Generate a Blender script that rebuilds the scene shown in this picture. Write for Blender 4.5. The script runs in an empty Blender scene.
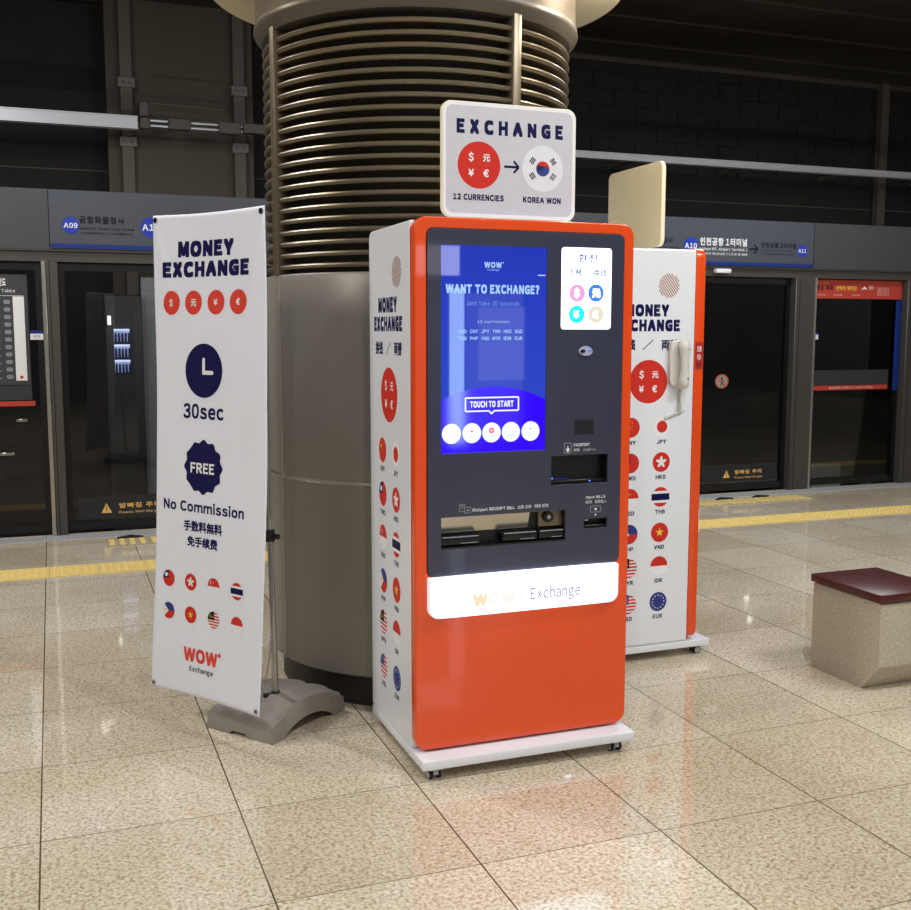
import bpy, bmesh, math, random
from mathutils import Vector, Matrix
random.seed(7)
SC = bpy.context.scene
COL = SC.collection
PI = math.pi

# ------------------------------------------------------------------ camera
YAW, PITCH, ROLL, FPX = 0.36067, 0.116512, 0.000913, 1065.785
cd = bpy.data.cameras.new('camera')
cam = bpy.data.objects.new('camera', cd)
COL.objects.link(cam)
cd.sensor_fit = 'HORIZONTAL'; cd.sensor_width = 36.0
cd.lens = 36.0 * FPX / 911.0
cd.clip_start = 0.05; cd.clip_end = 100
_f = Vector((math.sin(YAW)*math.cos(PITCH), math.cos(YAW)*math.cos(PITCH), -math.sin(PITCH)))
_r = Vector((math.cos(YAW), -math.sin(YAW), 0)); _u = _r.cross(_f)
_R = math.cos(ROLL)*_r + math.sin(ROLL)*_u; _U = -math.sin(ROLL)*_r + math.cos(ROLL)*_u
cam.matrix_world = Matrix(((_R.x, _U.x, -_f.x, 0), (_R.y, _U.y, -_f.y, 0), (_R.z, _U.z, -_f.z, 1.55), (0, 0, 0, 1)))
SC.camera = cam

# ------------------------------------------------------------------ world, exposure
w = bpy.data.worlds.new('world'); SC.world = w; w.use_nodes = True
w.node_tree.nodes['Background'].inputs[0].default_value = (0.9, 0.95, 1.0, 1)
w.node_tree.nodes['Background'].inputs[1].default_value = 0.0
SC.view_settings.view_transform = 'Standard'
SC.view_settings.look = 'None'
SC.view_settings.exposure = 0.0
SC.view_settings.gamma = 1.0
SC.view_settings.use_curve_mapping = False

# ------------------------------------------------------------------ lights
CEIL = 4.9
def area(name, loc, sx, sy, power, color=(1, 1, 1), aim=None, shape='RECTANGLE', spread=180):
    l = bpy.data.lights.new(name, 'AREA'); l.shape = shape; l.size = sx
    if shape == 'RECTANGLE': l.size_y = sy
    l.energy = power; l.color = color; l.spread = math.radians(spread)
    o = bpy.data.objects.new(name, l); COL.objects.link(o); o.location = loc
    if aim is not None:
        o.rotation_euler = (Vector(aim)-Vector(loc)).to_track_quat('-Z', 'Y').to_euler()
    return o
# small round downlights, the first pair placed by floor glints, the rest added to brighten
for _x, _y, _p in ((0.66, -0.45, 60), (2.06, 1.36, 42), (-1.3, -1.6, 90), (3.6, -1.4, 48)):
    area('downlight_front', (_x, _y, 4.80), .11, .11, _p, (0.99, 0.98, 0.97), None, 'DISK')
area('fill_area_left', (-3.6, 2.6, 4.75), 0.7, 2.4, 165, (1.0, 0.96, 0.91), (0.5, 4.2, 0.3))  # unseen wide area lights added as a soft base over the platform
area('fill_area_right', (4.6, 1.4, 4.75), 1.6, 1.0, 130, (0.94, 0.97, 1.0), (3.2, 4.4, 0.2))
area('fill_area_track', (5.6, 6.6, 4.75), 2.6, 0.4, 135, (0.93, 0.96, 1.0), (5.6, 6.8, 0.0))
area('fill_area_track_west', (-1.0, 6.6, 4.75), 2.2, 0.4, 120, (0.97, 0.97, 1.0), (-0.6, 6.8, 0.0))

area('tunnel_fill_west', (0.8, 9.2, 2.0), 2.6, 0.08, 34, (0.95, 0.97, 1.0), (0.8, 12.0, 0.6))  # unseen strips added to brighten the track side behind the glass
area('tunnel_fill_east', (9.0, 9.2, 2.0), 3.6, 0.08, 40, (0.95, 0.97, 1.0), (9.4, 12.0, 0.4))

# ------------------------------------------------------------------ materials
def lin(c):
    out = []
    for v in c[:3]:
        v = v/255.0
        out.append(v/12.92 if v <= 0.04045 else ((v+0.055)/1.055)**2.4)
    return (out[0], out[1], out[2], 1.0)
MATS = {}
def mat(name, rgb, rough=0.5, metal=0.0, emit=None, estr=0.0, coat=0.0, var=0.04, scale=30.0, spec=None):
    if name in MATS: return MATS[name]
    m = bpy.data.materials.new(name); m.use_nodes = True
    nt = m.node_tree; b = nt.nodes['Principled BSDF']
    b.inputs['Base Color'].default_value = lin(rgb)
    b.inputs['Metallic'].default_value = metal
    b.inputs['Coat Weight'].default_value = coat
    b.inputs['Coat Roughness'].default_value = 0.04
    if spec is not None: b.inputs['Specular IOR Level'].default_value = spec
    tc = nt.nodes.new('ShaderNodeTexCoord'); nz = nt.nodes.new('ShaderNodeTexNoise')
    nz.inputs['Scale'].default_value = scale; nz.inputs['Detail'].default_value = 3
    nt.links.new(tc.outputs['Object'], nz.inputs['Vector'])
    mr = nt.nodes.new('ShaderNodeMapRange')
    mr.inputs['To Min'].default_value = max(0.02, rough*0.85); mr.inputs['To Max'].default_value = min(1, rough*1.15)
    nt.links.new(nz.outputs['Fac'], mr.inputs['Value']); nt.links.new(mr.outputs[0], b.inputs['Roughness'])
    if var > 0:
        mx = nt.nodes.new('ShaderNodeMix'); mx.data_type = 'RGBA'
        c = lin(rgb)
        mx.inputs[6].default_value = tuple(x*(1-var) for x in c[:3])+(1,)
        mx.inputs[7].default_value = tuple(min(1, x*(1+var)) for x in c[:3])+(1,)
        nt.links.new(nz.outputs['Fac'], mx.inputs[0]); nt.links.new(mx.outputs[2], b.inputs['Base Color'])
    if emit is not None:
        b.inputs['Emission Color'].default_value = lin(emit); b.inputs['Emission Strength'].default_value = estr
    MATS[name] = m
    return m

M_white = mat('white_powder_coat', (232, 235, 240), 0.3, coat=0.3, var=0.01)
M_orange = mat('orange_gloss_paint', (233, 78, 22), 0.25, coat=0.6, var=0.01)
M_dark = mat('charcoal_gloss_panel', (54, 56, 74), 0.3, coat=0.4, var=0.03)
M_black = mat('black_plastic', (14, 14, 16), 0.35, var=0.0)
M_void = mat('matt_black', (6, 6, 7), 0.8, var=0.0)
M_navy = mat('navy_print', (18, 18, 72), 0.45, var=0.0, spec=0.15)
M_red = mat('red_print', (206, 52, 42), 0.45, var=0.0, spec=0.15)
M_redb = mat('banner_red_print', (222, 62, 46), 0.6, var=0.0)
M_wprint = mat('white_print', (235, 235, 235), 0.45, var=0.0, spec=0.15)
M_gprint = mat('grey_print', (150, 155, 165), 0.45, var=0.0, spec=0.15)
M_yel = mat('yellow_print', (236, 196, 60), 0.45, var=0.0)
M_blue = mat('flag_blue_print', (36, 52, 130), 0.45, var=0.0)
M_kprint = mat('black_print', (30, 30, 34), 0.45, var=0.0, spec=0.15)
M_brown = mat('tan_hatch_print', (160, 108, 78), 0.45, var=0.0)
M_offw = mat('pearl_disc_print', (238, 239, 242), 0.4, var=0.0)
M_steel = mat('brushed_steel', (196, 192, 184), 0.22, 1.0, scale=80)
M_chrome = mat('chrome', (210, 212, 218), 0.12, 1.0)
M_rubber = mat('dark_rubber', (24, 24, 26), 0.6)
M_castg = mat('caster_grey_plastic', (176, 178, 182), 0.35)
M_alu = mat('anodised_frame', (86, 83, 78), 0.4, 0.5)
M_alul = mat('bright_frame_edge', (190, 186, 178), 0.25, 0.8)
M_header = mat('header_cladding', (76, 76, 80), 0.42, 0.25, scale=3)
M_sign = mat('header_sign_film', (75, 79, 89), 0.42, 0.1, scale=3)
M_signblue = mat('sign_blue', (10, 42, 120), 0.4, var=0.0)
M_signcirc = mat('sign_circle_blue', (28, 58, 172), 0.4, var=0.0)
M_ivory = mat('ivory_plastic', (214, 212, 204), 0.35, var=0.01)
M_backer = mat('cream_sign_back', (246, 234, 200), 0.45, var=0.02)

def nodes(m): return m.node_tree.nodes, m.node_tree.links

def glass_mat(name, tint, mixf=0.55, rough=0.012):
    m = bpy.data.materials.new(name); m.use_nodes = True
    n, l = nodes(m); n.remove(n['Principled BSDF']); out = n['Material Output']
    tr = n.new('ShaderNodeBsdfTransparent'); tr.inputs[0].default_value = tint
    gl = n.new('ShaderNodeBsdfGlossy'); gl.inputs['Roughness'].default_value = rough
    fr = n.new('ShaderNodeFresnel'); fr.inputs['IOR'].default_value = 1.5
    tc = n.new('ShaderNodeTexCoord'); nz = n.new('ShaderNodeTexNoise'); nz.inputs['Scale'].default_value = 4
    l.new(tc.outputs['Object'], nz.inputs['Vector'])
    ad = n.new('ShaderNodeMath'); ad.operation = 'MULTIPLY_ADD'; ad.inputs[1].default_value = 0.02; 
    l.new(nz.outputs['Fac'], ad.inputs[0]); l.new(fr.outputs[0], ad.inputs[2])
    mx = n.new('ShaderNodeMixShader'); l.new(ad.outputs[0], mx.inputs[0]); l.new(tr.outputs[0], mx.inputs[1]); l.new(gl.outputs[0], mx.inputs[2])
    l.new(mx.outputs[0], out.inputs[0]); MATS[name] = m
    return m
M_glass = glass_mat('tinted_door_glass', (0.6, 0.6, 0.6, 1))
M_film = glass_mat('frosted_glass_film', (0.3, 0.3, 0.3, 1), rough=0.25)

# floor : polished terrazzo slabs with joints
def floor_material():
    m = bpy.data.materials.new('polished_terrazzo'); m.use_nodes = True
    n, l = nodes(m); b = n['Principled BSDF']
    tc = n.new('ShaderNodeTexCoord')
    def noise(s, d=2, r=0.5):
        x = n.new('ShaderNodeTexNoise'); x.inputs['Scale'].default_value = s; x.inputs['Detail'].default_value = d
        x.inputs['Roughness'].default_value = r
        l.new(tc.outputs['Object'], x.inputs['Vector']); return x
    def ramp(src, stops):
        r = n.new('ShaderNodeValToRGB'); e = r.color_ramp.elements
        while len(e) < len(stops): e.new(0.5)
        for q, (p, c) in zip(e, stops): q.position = p; q.color = c
        l.new(src, r.inputs[0]); return r
    def mix(a, bb, f, mode='MIX'):
        x = n.new('ShaderNodeMix'); x.data_type = 'RGBA'; x.blend_type = mode
        if isinstance(f, float): x.inputs[0].default_value = f
        else: l.new(f, x.inputs[0])
        for s, i in ((a, 6), (bb, 7)):
            if isinstance(s, tuple): x.inputs[i].default_value = s
            else: l.new(s, x.inputs[i])
        return x.outputs[2]
    v = n.new('ShaderNodeTexVoronoi'); v.inputs['Scale'].default_value = 105; l.new(tc.outputs['Object'], v.inputs['Vector'])
    chips = ramp(v.outputs['Color'], [(0.0, lin((174, 157, 128))), (0.25, lin((216, 205, 183))), (0.6, lin((238, 231, 214))), (1.0, lin((252, 248, 238)))])
    n1 = noise(82, 3, 0.6)
    sp = ramp(n1.outputs['Fac'], [(0.40, lin((146, 124, 92))), (0.50, lin((230, 220, 199))), (0.62, lin((249, 243, 230)))])
    c = mix(chips.outputs[0], sp.outputs[0], 0.5)
    n2 = noise(1.1, 3)
    pt = ramp(n2.outputs['Fac'], [(0.3, lin((230, 224, 212))), (0.7, lin((255, 253, 250)))])
    c = mix(c, pt.outputs[0], 1.0, 'MULTIPLY')
    # slab joints
    sx = n.new('ShaderNodeSeparateXYZ'); l.new(tc.outputs['Object'], sx.inputs[0])
    def joint(sock, off, per, w):
        a = n.new('ShaderNodeMath'); a.operation = 'SUBTRACT'; l.new(sock, a.inputs[0]); a.inputs[1].default_value = off - 50*per
        d = n.new('ShaderNodeMath'); d.operation = 'MODULO'; l.new(a.outputs[0], d.inputs[0]); d.inputs[1].default_value = per
        e = n.new('ShaderNodeMath'); e.operation = 'SUBTRACT'; l.new(d.outputs[0], e.inputs[0]); e.inputs[1].default_value = per/2
        f = n.new('ShaderNodeMath'); f.operation = 'ABSOLUTE'; l.new(e.outputs[0], f.inputs[0])
        g = n.new('ShaderNodeMath'); g.operation = 'GREATER_THAN'; l.new(f.outputs[0], g.inputs[0]); g.inputs[1].default_value = per/2 - w
        return g.outputs[0]
    jx = joint(sx.outputs['X'], -0.092, 0.603, 0.0026)
    jy = joint(sx.outputs['Y'], 3.335, 0.597, 0.0017)
    jm = n.new('ShaderNodeMath'); jm.operation = 'MAXIMUM'; l.new(jx, jm.inputs[0]); l.new(jy, jm.inputs[1])
    # slab to slab tone
    br = n.new('ShaderNodeCombineXYZ')
    for s, off, per, i in ((sx.outputs['X'], -0.092, 0.603, 0), (sx.outputs['Y'], 3.335, 0.597, 1)):
        a = n.new('ShaderNodeMath'); a.operation = 'SUBTRACT'; l.new(s, a.inputs[0]); a.inputs[1].default_value = off
        d = n.new('ShaderNodeMath'); d.operation = 'DIVIDE'; l.new(a.outputs[0], d.inputs[0]); d.inputs[1].default_value = per
        e = n.new('ShaderNodeMath'); e.operation = 'FLOOR'; l.new(d.outputs[0], e.inputs[0]); l.new(e.outputs[0], br.inputs[i])
    wn = n.new('ShaderNodeTexWhiteNoise'); l.new(br.outputs[0], wn.inputs['Vector'])
    tn = ramp(wn.outputs['Value'], [(0.0, lin((238, 234, 228))), (1.0, (1, 1, 1, 1))])
    c = mix(c, tn.outputs[0], 1.0, 'MULTIPLY')
    c = mix(c, lin((96, 80, 58)), jm.outputs[0])
    l.new(c, b.inputs['Base Color'])
    rr = ramp(noise(6, 4).outputs['Fac'], [(0.35, (0.034, 0.034, 0.034, 1)), (0.7, (0.055, 0.055, 0.055, 1))])
    l.new(rr.outputs[0], b.inputs['Roughness'])
    b.inputs['Specular IOR Level'].default_value = 0.6
    return m
M_floor = floor_material()

def speckle_mat(name, stops, scale, rough=0.6, bump=0.1):
    m = bpy.data.materials.new(name); m.use_nodes = True
    n, l = nodes(m); b = n['Principled BSDF']
    tc = n.new('ShaderNodeTexCoord'); x = n.new('ShaderNodeTexNoise')
    x.inputs['Scale'].default_value = scale; x.inputs['Detail'].default_value = 5; x.inputs['Roughness'].default_value = 0.65
    l.new(tc.outputs['Object'], x.inputs['Vector'])
    r = n.new('ShaderNodeValToRGB'); e = r.color_ramp.elements
    while len(e) < len(stops): e.new(0.5)
    for q, (p, c) in zip(e, stops): q.position = p; q.color = lin(c)
    l.new(x.outputs['Fac'], r.inputs[0]); l.new(r.outputs[0], b.inputs['Base Color'])
    b.inputs['Roughness'].default_value = rough
    bp = n.new('ShaderNodeBump'); bp.inputs['Strength'].default_value = bump; bp.inputs['Distance'].default_value = 0.003
    l.new(x.outputs['Fac'], bp.inputs['Height']); l.new(bp.outputs[0], b.inputs['Normal'])
    MATS[name] = m
    return m
M_conc = speckle_mat('exposed_concrete', [(0.3, (158, 148, 128)), (0.5, (184, 174, 154)), (0.7, (200, 191, 172))], 85, 0.55, 0.25)
M_maroon = speckle_mat('maroon_seat_slab', [(0.3, (52, 16, 12)), (0.55, (78, 26, 20)), (0.75, (108, 44, 36))], 160, 0.35, 0.1)
M_standb = speckle_mat('moulded_grey_plastic', [(0.3, (140, 134, 124)), (0.7, (156, 150, 140))], 220, 0.55, 0.15)
M_tact = speckle_mat('yellow_tactile', [(0.3, (236, 202, 112)), (0.6, (246, 216, 134)), (0.8, (250, 226, 158))], 60, 0.5, 0.1)
M_colgrey = mat('column_cladding', (136, 131, 122), 0.4, 0.15, var=0.05, scale=1.5)
M_slat = mat('bronze_louver', (124, 113, 94), 0.35, 0.55, var=0.05)
M_plinth = mat('dark_plinth', (44, 40, 36), 0.5, var=0.1)
M_canopy = mat('cream_canopy', (210, 200, 176), 0.6, var=0.02)
M_wall = speckle_mat('dark_tunnel_wall', [(0.3, (19, 17, 15)), (0.7, (26, 23, 20))], 1.2, 0.85, 0.05)
M_panelb = mat('brown_riser_panel', (66, 57, 44), 0.7, var=0.08, scale=1.2)
M_duct = mat('conduit_paint', (80, 73, 62), 0.6)
M_ceil = speckle_mat('dark_ceiling_board', [(0.3, (60, 55, 48)), (0.7, (76, 70, 60))], 0.9, 0.8, 0.05)
M_paint = mat('platform_wall_paint', (96, 96, 98), 0.7)

# ------------------------------------------------------------------ mesh helpers
class MB:
    def __init__(s): s.v = []; s.f = []; s.m = []; s.mats = []; s.smooth = []
    def mi(s, m):
        if m not in s.mats: s.mats.append(m)
        return s.mats.index(m)
    def add(s, verts, faces, m, smooth=False):
        o = len(s.v); s.v += [tuple(v) for v in verts]; k = s.mi(m)
        for f in faces: s.f.append([o+i for i in f]); s.m.append(k); s.smooth.append(smooth)
    def box(s, x0, x1, y0, y1, z0, z1, m, bev=0.0, seg=2):
        if bev <= 0:
            vs = [(x, y, z) for x in (x0, x1) for y in (y0, y1) for z in (z0, z1)]
            s.add(vs, [(0, 1, 3, 2), (4, 6, 7, 5), (0, 4, 5, 1), (2, 3, 7, 6), (0, 2, 6, 4), (1, 5, 7, 3)], m); return
        bm = bmesh.new(); bmesh.ops.create_cube(bm, size=1)
        for v in bm.verts: v.co = Vector(((x0+x1)/2+v.co.x*(x1-x0), (y0+y1)/2+v.co.y*(y1-y0), (z0+z1)/2+v.co.z*(z1-z0)))
        bmesh.ops.bevel(bm, geom=list(bm.edges), offset=bev, segments=seg, profile=0.5, affect='EDGES')
        s.addbm(bm, m, True)
    def addbm(s, bm, m, smooth=False):
        bm.verts.index_update()
        s.add([v.co for v in bm.verts], [[v.index for v in f.verts] for f in bm.faces], m, smooth); bm.free()
    def addplate(s, vs, fs, m, fn):
        caps = [f for f in fs if max(vs[i][2] for i in f)-min(vs[i][2] for i in f) < 1e-6]
        ws = [vs[i][2] for f in caps for i in f]; lo, hi = min(v[2] for v in vs), max(v[2] for v in vs)
        flat = [f for f in fs if all(abs(vs[i][2]-lo) < 1e-5 for i in f) or all(abs(vs[i][2]-hi) < 1e-5 for i in f)]
        ids = set(map(tuple, flat)); rest = [f for f in fs if tuple(f) not in ids]
        o = len(s.v); s.v += [fn(*v) for v in vs]; k = s.mi(m)
        for grp, sm in ((flat, False), (rest, True)):
            for f in grp: s.f.append([o+i for i in f]); s.m.append(k); s.smooth.append(sm)
    def cyl(s, p0, p1, r0, r1, m, n=20, caps=True, smooth=True):
        p0 = Vector(p0); p1 = Vector(p1); d = (p1-p0).normalized()
        a = Vector((0, 0, 1)) if abs(d.z) < 0.9 else Vector((1, 0, 0))
        e1 = d.cross(a).normalized(); e2 = d.cross(e1)
        vs = []
        for p, r in ((p0, r0), (p1, r1)):
            for i in range(n):
                t = 2*PI*i/n; vs.append(p+r*(math.cos(t)*e1+math.sin(t)*e2))
        s.add(vs, [(i, (i+1) % n, n+(i+1) % n, n+i) for i in range(n)], m, smooth)
        if caps:
            s.add(vs[:n], [list(range(n))[::-1]], m); s.add(vs[n:], [list(range(n))], m)
    def tube(s, pts, r, m, n=10):
        pts = [Vector(p) for p in pts]; vs = []; N = len(pts); up = None
        for i, p in enumerate(pts):
            d = (pts[min(i+1, N-1)]-pts[max(i-1, 0)]).normalized()
            if up is None: up = Vector((0, 0, 1)) if abs(d.z) < 0.9 else Vector((1, 0, 0))
            e1 = d.cross(up).normalized(); e2 = d.cross(e1).normalized(); up = -e2 if False else up
            for k in range(n):
                t = 2*PI*k/n; vs.append(p+r*(math.cos(t)*e1+math.sin(t)*e2))
        fs = [(i*n+k, i*n+(k+1) % n, (i+1)*n+(k+1) % n, (i+1)*n+k) for i in range(N-1) for k in range(n)]
        s.add(vs, fs, m, True)
        s.add(vs[:n], [list(range(n))], m); s.add(vs[-n:], [list(range(n))], m)
    def revolve(s, prof, m, cx=0, cy=0, n=96, closed=False, a0=0, a1=2*PI, smooth=True):
        full = abs(a1-a0-2*PI) < 1e-6; K = n if full else n+1; P_ = len(prof)
        vs = [(cx+r*math.cos(a0+(a1-a0)*i/n), cy+r*math.sin(a0+(a1-a0)*i/n), z) for i in range(K) for r, z in prof]
        fs = []
        for i in range(n):
            j = (i+1) % K
            for k in range(P_ if closed else P_-1):
                q = (k+1) % P_
                fs.append((i*P_+k, j*P_+k, j*P_+q, i*P_+q))
        s.add(vs, fs, m, smooth)
    def prism(s, poly, fn0, fn1, m, smooth=False):
        """poly list of 2D; fn0/fn1 map (a,b) to 3D for the two ends"""
        n = len(poly); a = [fn0(*p) for p in poly]; b = [fn1(*p) for p in poly]
        s.add(a+b, [(i, (i+1) % n, n+(i+1) % n, n+i) for i in range(n)], m, smooth)
        s.add(a, [list(range(n))[::-1]], m); s.add(b, [list(range(n))], m)
    def build(s, name, parent=None, fn=None, label=None, loc=None):
        me = bpy.data.meshes.new(name)
        vs = s.v if fn is None else [fn(*v) for v in s.v]
        me.from_pydata([tuple(v) for v in vs], [], s.f)
        for m in s.mats: me.materials.append(m)
        me.polygons.foreach_set('material_index', s.m); me.polygons.foreach_set('use_smooth', s.smooth)
        me.update()
        bm = bmesh.new(); bm.from_mesh(me); 
        if not getattr(s, 'flat2d', False): bmesh.ops.recalc_face_normals(bm, faces=bm.faces)
        bm.to_mesh(me); bm.free()
        me.set_sharp_from_angle(angle=math.radians(40))
        if len(me.polygons) == len(s.smooth): me.polygons.foreach_set('use_smooth', s.smooth)
        o = bpy.data.objects.new(name, me); COL.objects.link(o)
        if loc is not None: o.location = loc
        if parent: o.parent = parent
        if label: o['label'] = label
        return o

def rrect(x0, x1, y0, y1, r, n=8):
    if not isinstance(r, (list, tuple)): r = [r]*4          # bl, br, tr, tl
    out = []
    for (cx, cy, a, rr) in ((x0, y0, PI, r[0]), (x1, y0, 1.5*PI, r[1]), (x1, y1, 0, r[2]), (x0, y1, PI/2, r[3])):
        sx = 1 if cx == x0 else -1; sy = 1 if cy == y0 else -1
        if rr <= 0: out.append((cx, cy)); continue
        for i in range(n+1):
            t = a+PI/2*i/n; out.append((cx+sx*rr+rr*math.cos(t), cy+sy*rr+rr*math.sin(t)))
    return out

def plate(outer, holes, depth, bevel=0.0):
    """filled 2D outline with holes, extruded; returns verts (u,v,w) with w in 0..depth, faces"""
    cu = bpy.data.curves.new('tmp', 'CURVE'); cu.dimensions = '2D'; cu.fill_mode = 'BOTH'
    cu.extrude = max(1e-5, depth/2-bevel); cu.bevel_depth = bevel; cu.bevel_resolution = 2
    cu.offset = -bevel
    for lp in [outer]+list(holes):
        sp = cu.splines.new('POLY'); sp.points.add(len(lp)-1); sp.use_cyclic_u = True
        for p, q in zip(sp.points, lp): p.co = (q[0], q[1], 0, 1)
    o = bpy.data.objects.new('tmp', cu)
    me = bpy.data.meshes.new_from_object(o)
    vs = [(v.co.x, v.co.y, v.co.z+depth/2) for v in me.vertices]; fs = [list(p.vertices) for p in me.polygons]
    bpy.data.objects.remove(o); bpy.data.curves.remove(cu); bpy.data.meshes.remove(me)
    bm = bmesh.new(); bv = [bm.verts.new(v) for v in vs]
    for f in fs:
        try: bm.faces.new([bv[i] for i in f])
        except Exception: pass
    bmesh.ops.remove_doubles(bm, verts=bm.verts, dist=1e-6)
    bm.verts.index_update()
    vs = [tuple(v.co) for v in bm.verts]; fs = [[v.index for v in f.verts] for f in bm.faces]; bm.free()
    return vs, fs

# ------------------------------------------------------------------ lettering
GL = {}
def glyph(ch):
    if ch in GL: return GL[ch]
    c = chr(ord(ch)+0xFEE0) if 0x21 <= ord(ch) <= 0x7e else ch
    cu = bpy.data.curves.new('tmp', 'FONT'); cu.body = c; cu.size = 1.0; cu.resolution_u = 3
    o = bpy.data.objects.new('tmp', cu); me = bpy.data.meshes.new_from_object(o)
    vs = [(v.co.x, v.co.y) for v in me.vertices]; fs = [list(p.vertices) for p in me.polygons]
    if ch == 'I':
        y0, y1 = min(v[1] for v in vs), max(v[1] for v in vs); vs = [(.46, y0), (.54, y0), (.54, y1), (.46, y1)]; fs = [[0, 1, 2, 3]]
    bpy.data.objects.remove(o); bpy.data.curves.remove(cu); bpy.data.meshes.remove(me)
    if vs: x0 = min(v[0] for v in vs); x1 = max(v[0] for v in vs)
    else: x0 = x1 = 0
    GL[ch] = (vs, fs, x0, x1); return GL[ch]
_h = glyph('H'); CAPH = max(v[1] for v in _h[0])-min(v[1] for v in _h[0]); CAPB = min(v[1] for v in _h[0])

def clip(poly, conv):
    """clip polygon by convex ccw polygon"""
    out = list(poly)
    for i in range(len(conv)):
        a = conv[i]; b = conv[(i+1) % len(conv)]; inp = out; out = []
        if not inp: return []
        ins = lambda p: (b[0]-a[0])*(p[1]-a[1])-(b[1]-a[1])*(p[0]-a[0]) >= -1e-12
        for k in range(len(inp)):
            p = inp[k]; q = inp[k-1]
            if ins(p) != ins(q):
                dx, dy = p[0]-q[0], p[1]-q[1]; ex, ey = b[0]-a[0], b[1]-a[1]
                den = ex*dy-ey*dx
                if abs(den) > 1e-15:
                    t = (ey*(q[0]-a[0])-ex*(q[1]-a[1]))/den; out.append((q[0]+t*dx, q[1]+t*dy))
            if ins(p): out.append(p)
    return out
def circ(cx, cy, r, n=28, ry=None, a0=0):
    ry = r if ry is None else ry
    return [(cx+r*math.cos(a0+2*PI*i/n), cy+ry*math.sin(a0+2*PI*i/n)) for i in range(n)]
def starpoly(cx, cy, r, k=5, inner=0.4, rot=PI/2):
    return [(cx+(r if i % 2 == 0 else r*inner)*math.cos(rot+PI*i/k), cy+(r if i % 2 == 0 else r*inner)*math.sin(rot+PI*i/k)) for i in range(2*k)]

class G(MB):
    """flat printed artwork in a (u,v) frame; layer w grows outwards"""
    flat2d = True
    def __init__(s, step=0.0004): MB.__init__(s); s.step = step
    def poly(s, pts, m, layer=0):
        if len(pts) < 3: return
        s.add([(p[0], p[1], (layer+1)*s.step) for p in pts], [list(range(len(pts)))], m)
    def disc(s, cx, cy, r, m, layer=0, ry=None, n=40): s.poly(circ(cx, cy, r, n, ry), m, layer)
    def rect(s, x0, x1, y0, y1, m, layer=0, r=0): s.poly(rrect(x0, x1, y0, y1, r) if r else [(x0, y0), (x1, y0), (x1, y1), (x0, y1)], m, layer)
    def line(s, p, q, w, m, layer=0):
        d = Vector((q[0]-p[0], q[1]-p[1])); nn = Vector((-d.y, d.x)).normalized()*w/2
        s.poly([(p[0]-nn.x, p[1]-nn.y), (q[0]-nn.x, q[1]-nn.y), (q[0]+nn.x, q[1]+nn.y), (p[0]+nn.x, p[1]+nn.y)], m, layer)
    def ring(s, cx, cy, r0, r1, m, layer=0, n=40, a0=0, a1=2*PI):
        for i in range(n):
            t, q = a0+(a1-a0)*i/n, a0+(a1-a0)*(i+1)/n
            s.poly([(cx+r0*math.cos(t), cy+r0*math.sin(t)), (cx+r1*math.cos(t), cy+r1*math.sin(t)), (cx+r1*math.cos(q), cy+r1*math.sin(q)), (cx+r0*math.cos(q), cy+r0*math.sin(q))], m, layer)
    def text(s, st, x, y, h, m, layer=0, x1=None, bold=0.035, track=0.11, center=False):
        """x: left (or centre); y: baseline; h: cap height; x1: right end (fits the width)"""
        pos = []; cur = 0.0
        for ch in st:
            if ch == ' ': cur += 0.34; continue
            vs, fs, g0, g1 = glyph(ch)
            if ord(ch) > 0x2e00: pos.append((ch, cur)); cur += 1.0
            else: pos.append((ch, cur-g0)); cur += (g1-g0)+track+2*bold
        if not pos: return
        cjk = ord(st.replace(' ', '')[0]) > 0x2e00
        width = cur-(0.05 if cjk else track)
        sy = h/CAPH; 
        if x1 is not None: sx = (x1-x)/width; X0 = x
        else:
            sx = sy; X0 = x-width*sx/2 if center else x
        offs = [(0, 0)]+([(a*bold, b*bold) for a, b in ((-1, -1), (1, -1), (1, 1), (-1, 1), (0, 1), (0, -1), (1, 0), (-1, 0))] if bold > 0 else [])
        for ch, px in pos:
            vs, fs, g0, g1 = glyph(ch)
            for k, (ox, oy) in enumerate(offs):
                s.add([(X0+(px+vx+ox)*sx, y+(vy-CAPB+oy)*sy, (layer+1)*s.step+k*2e-6) for vx, vy in vs], fs, m)

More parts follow.
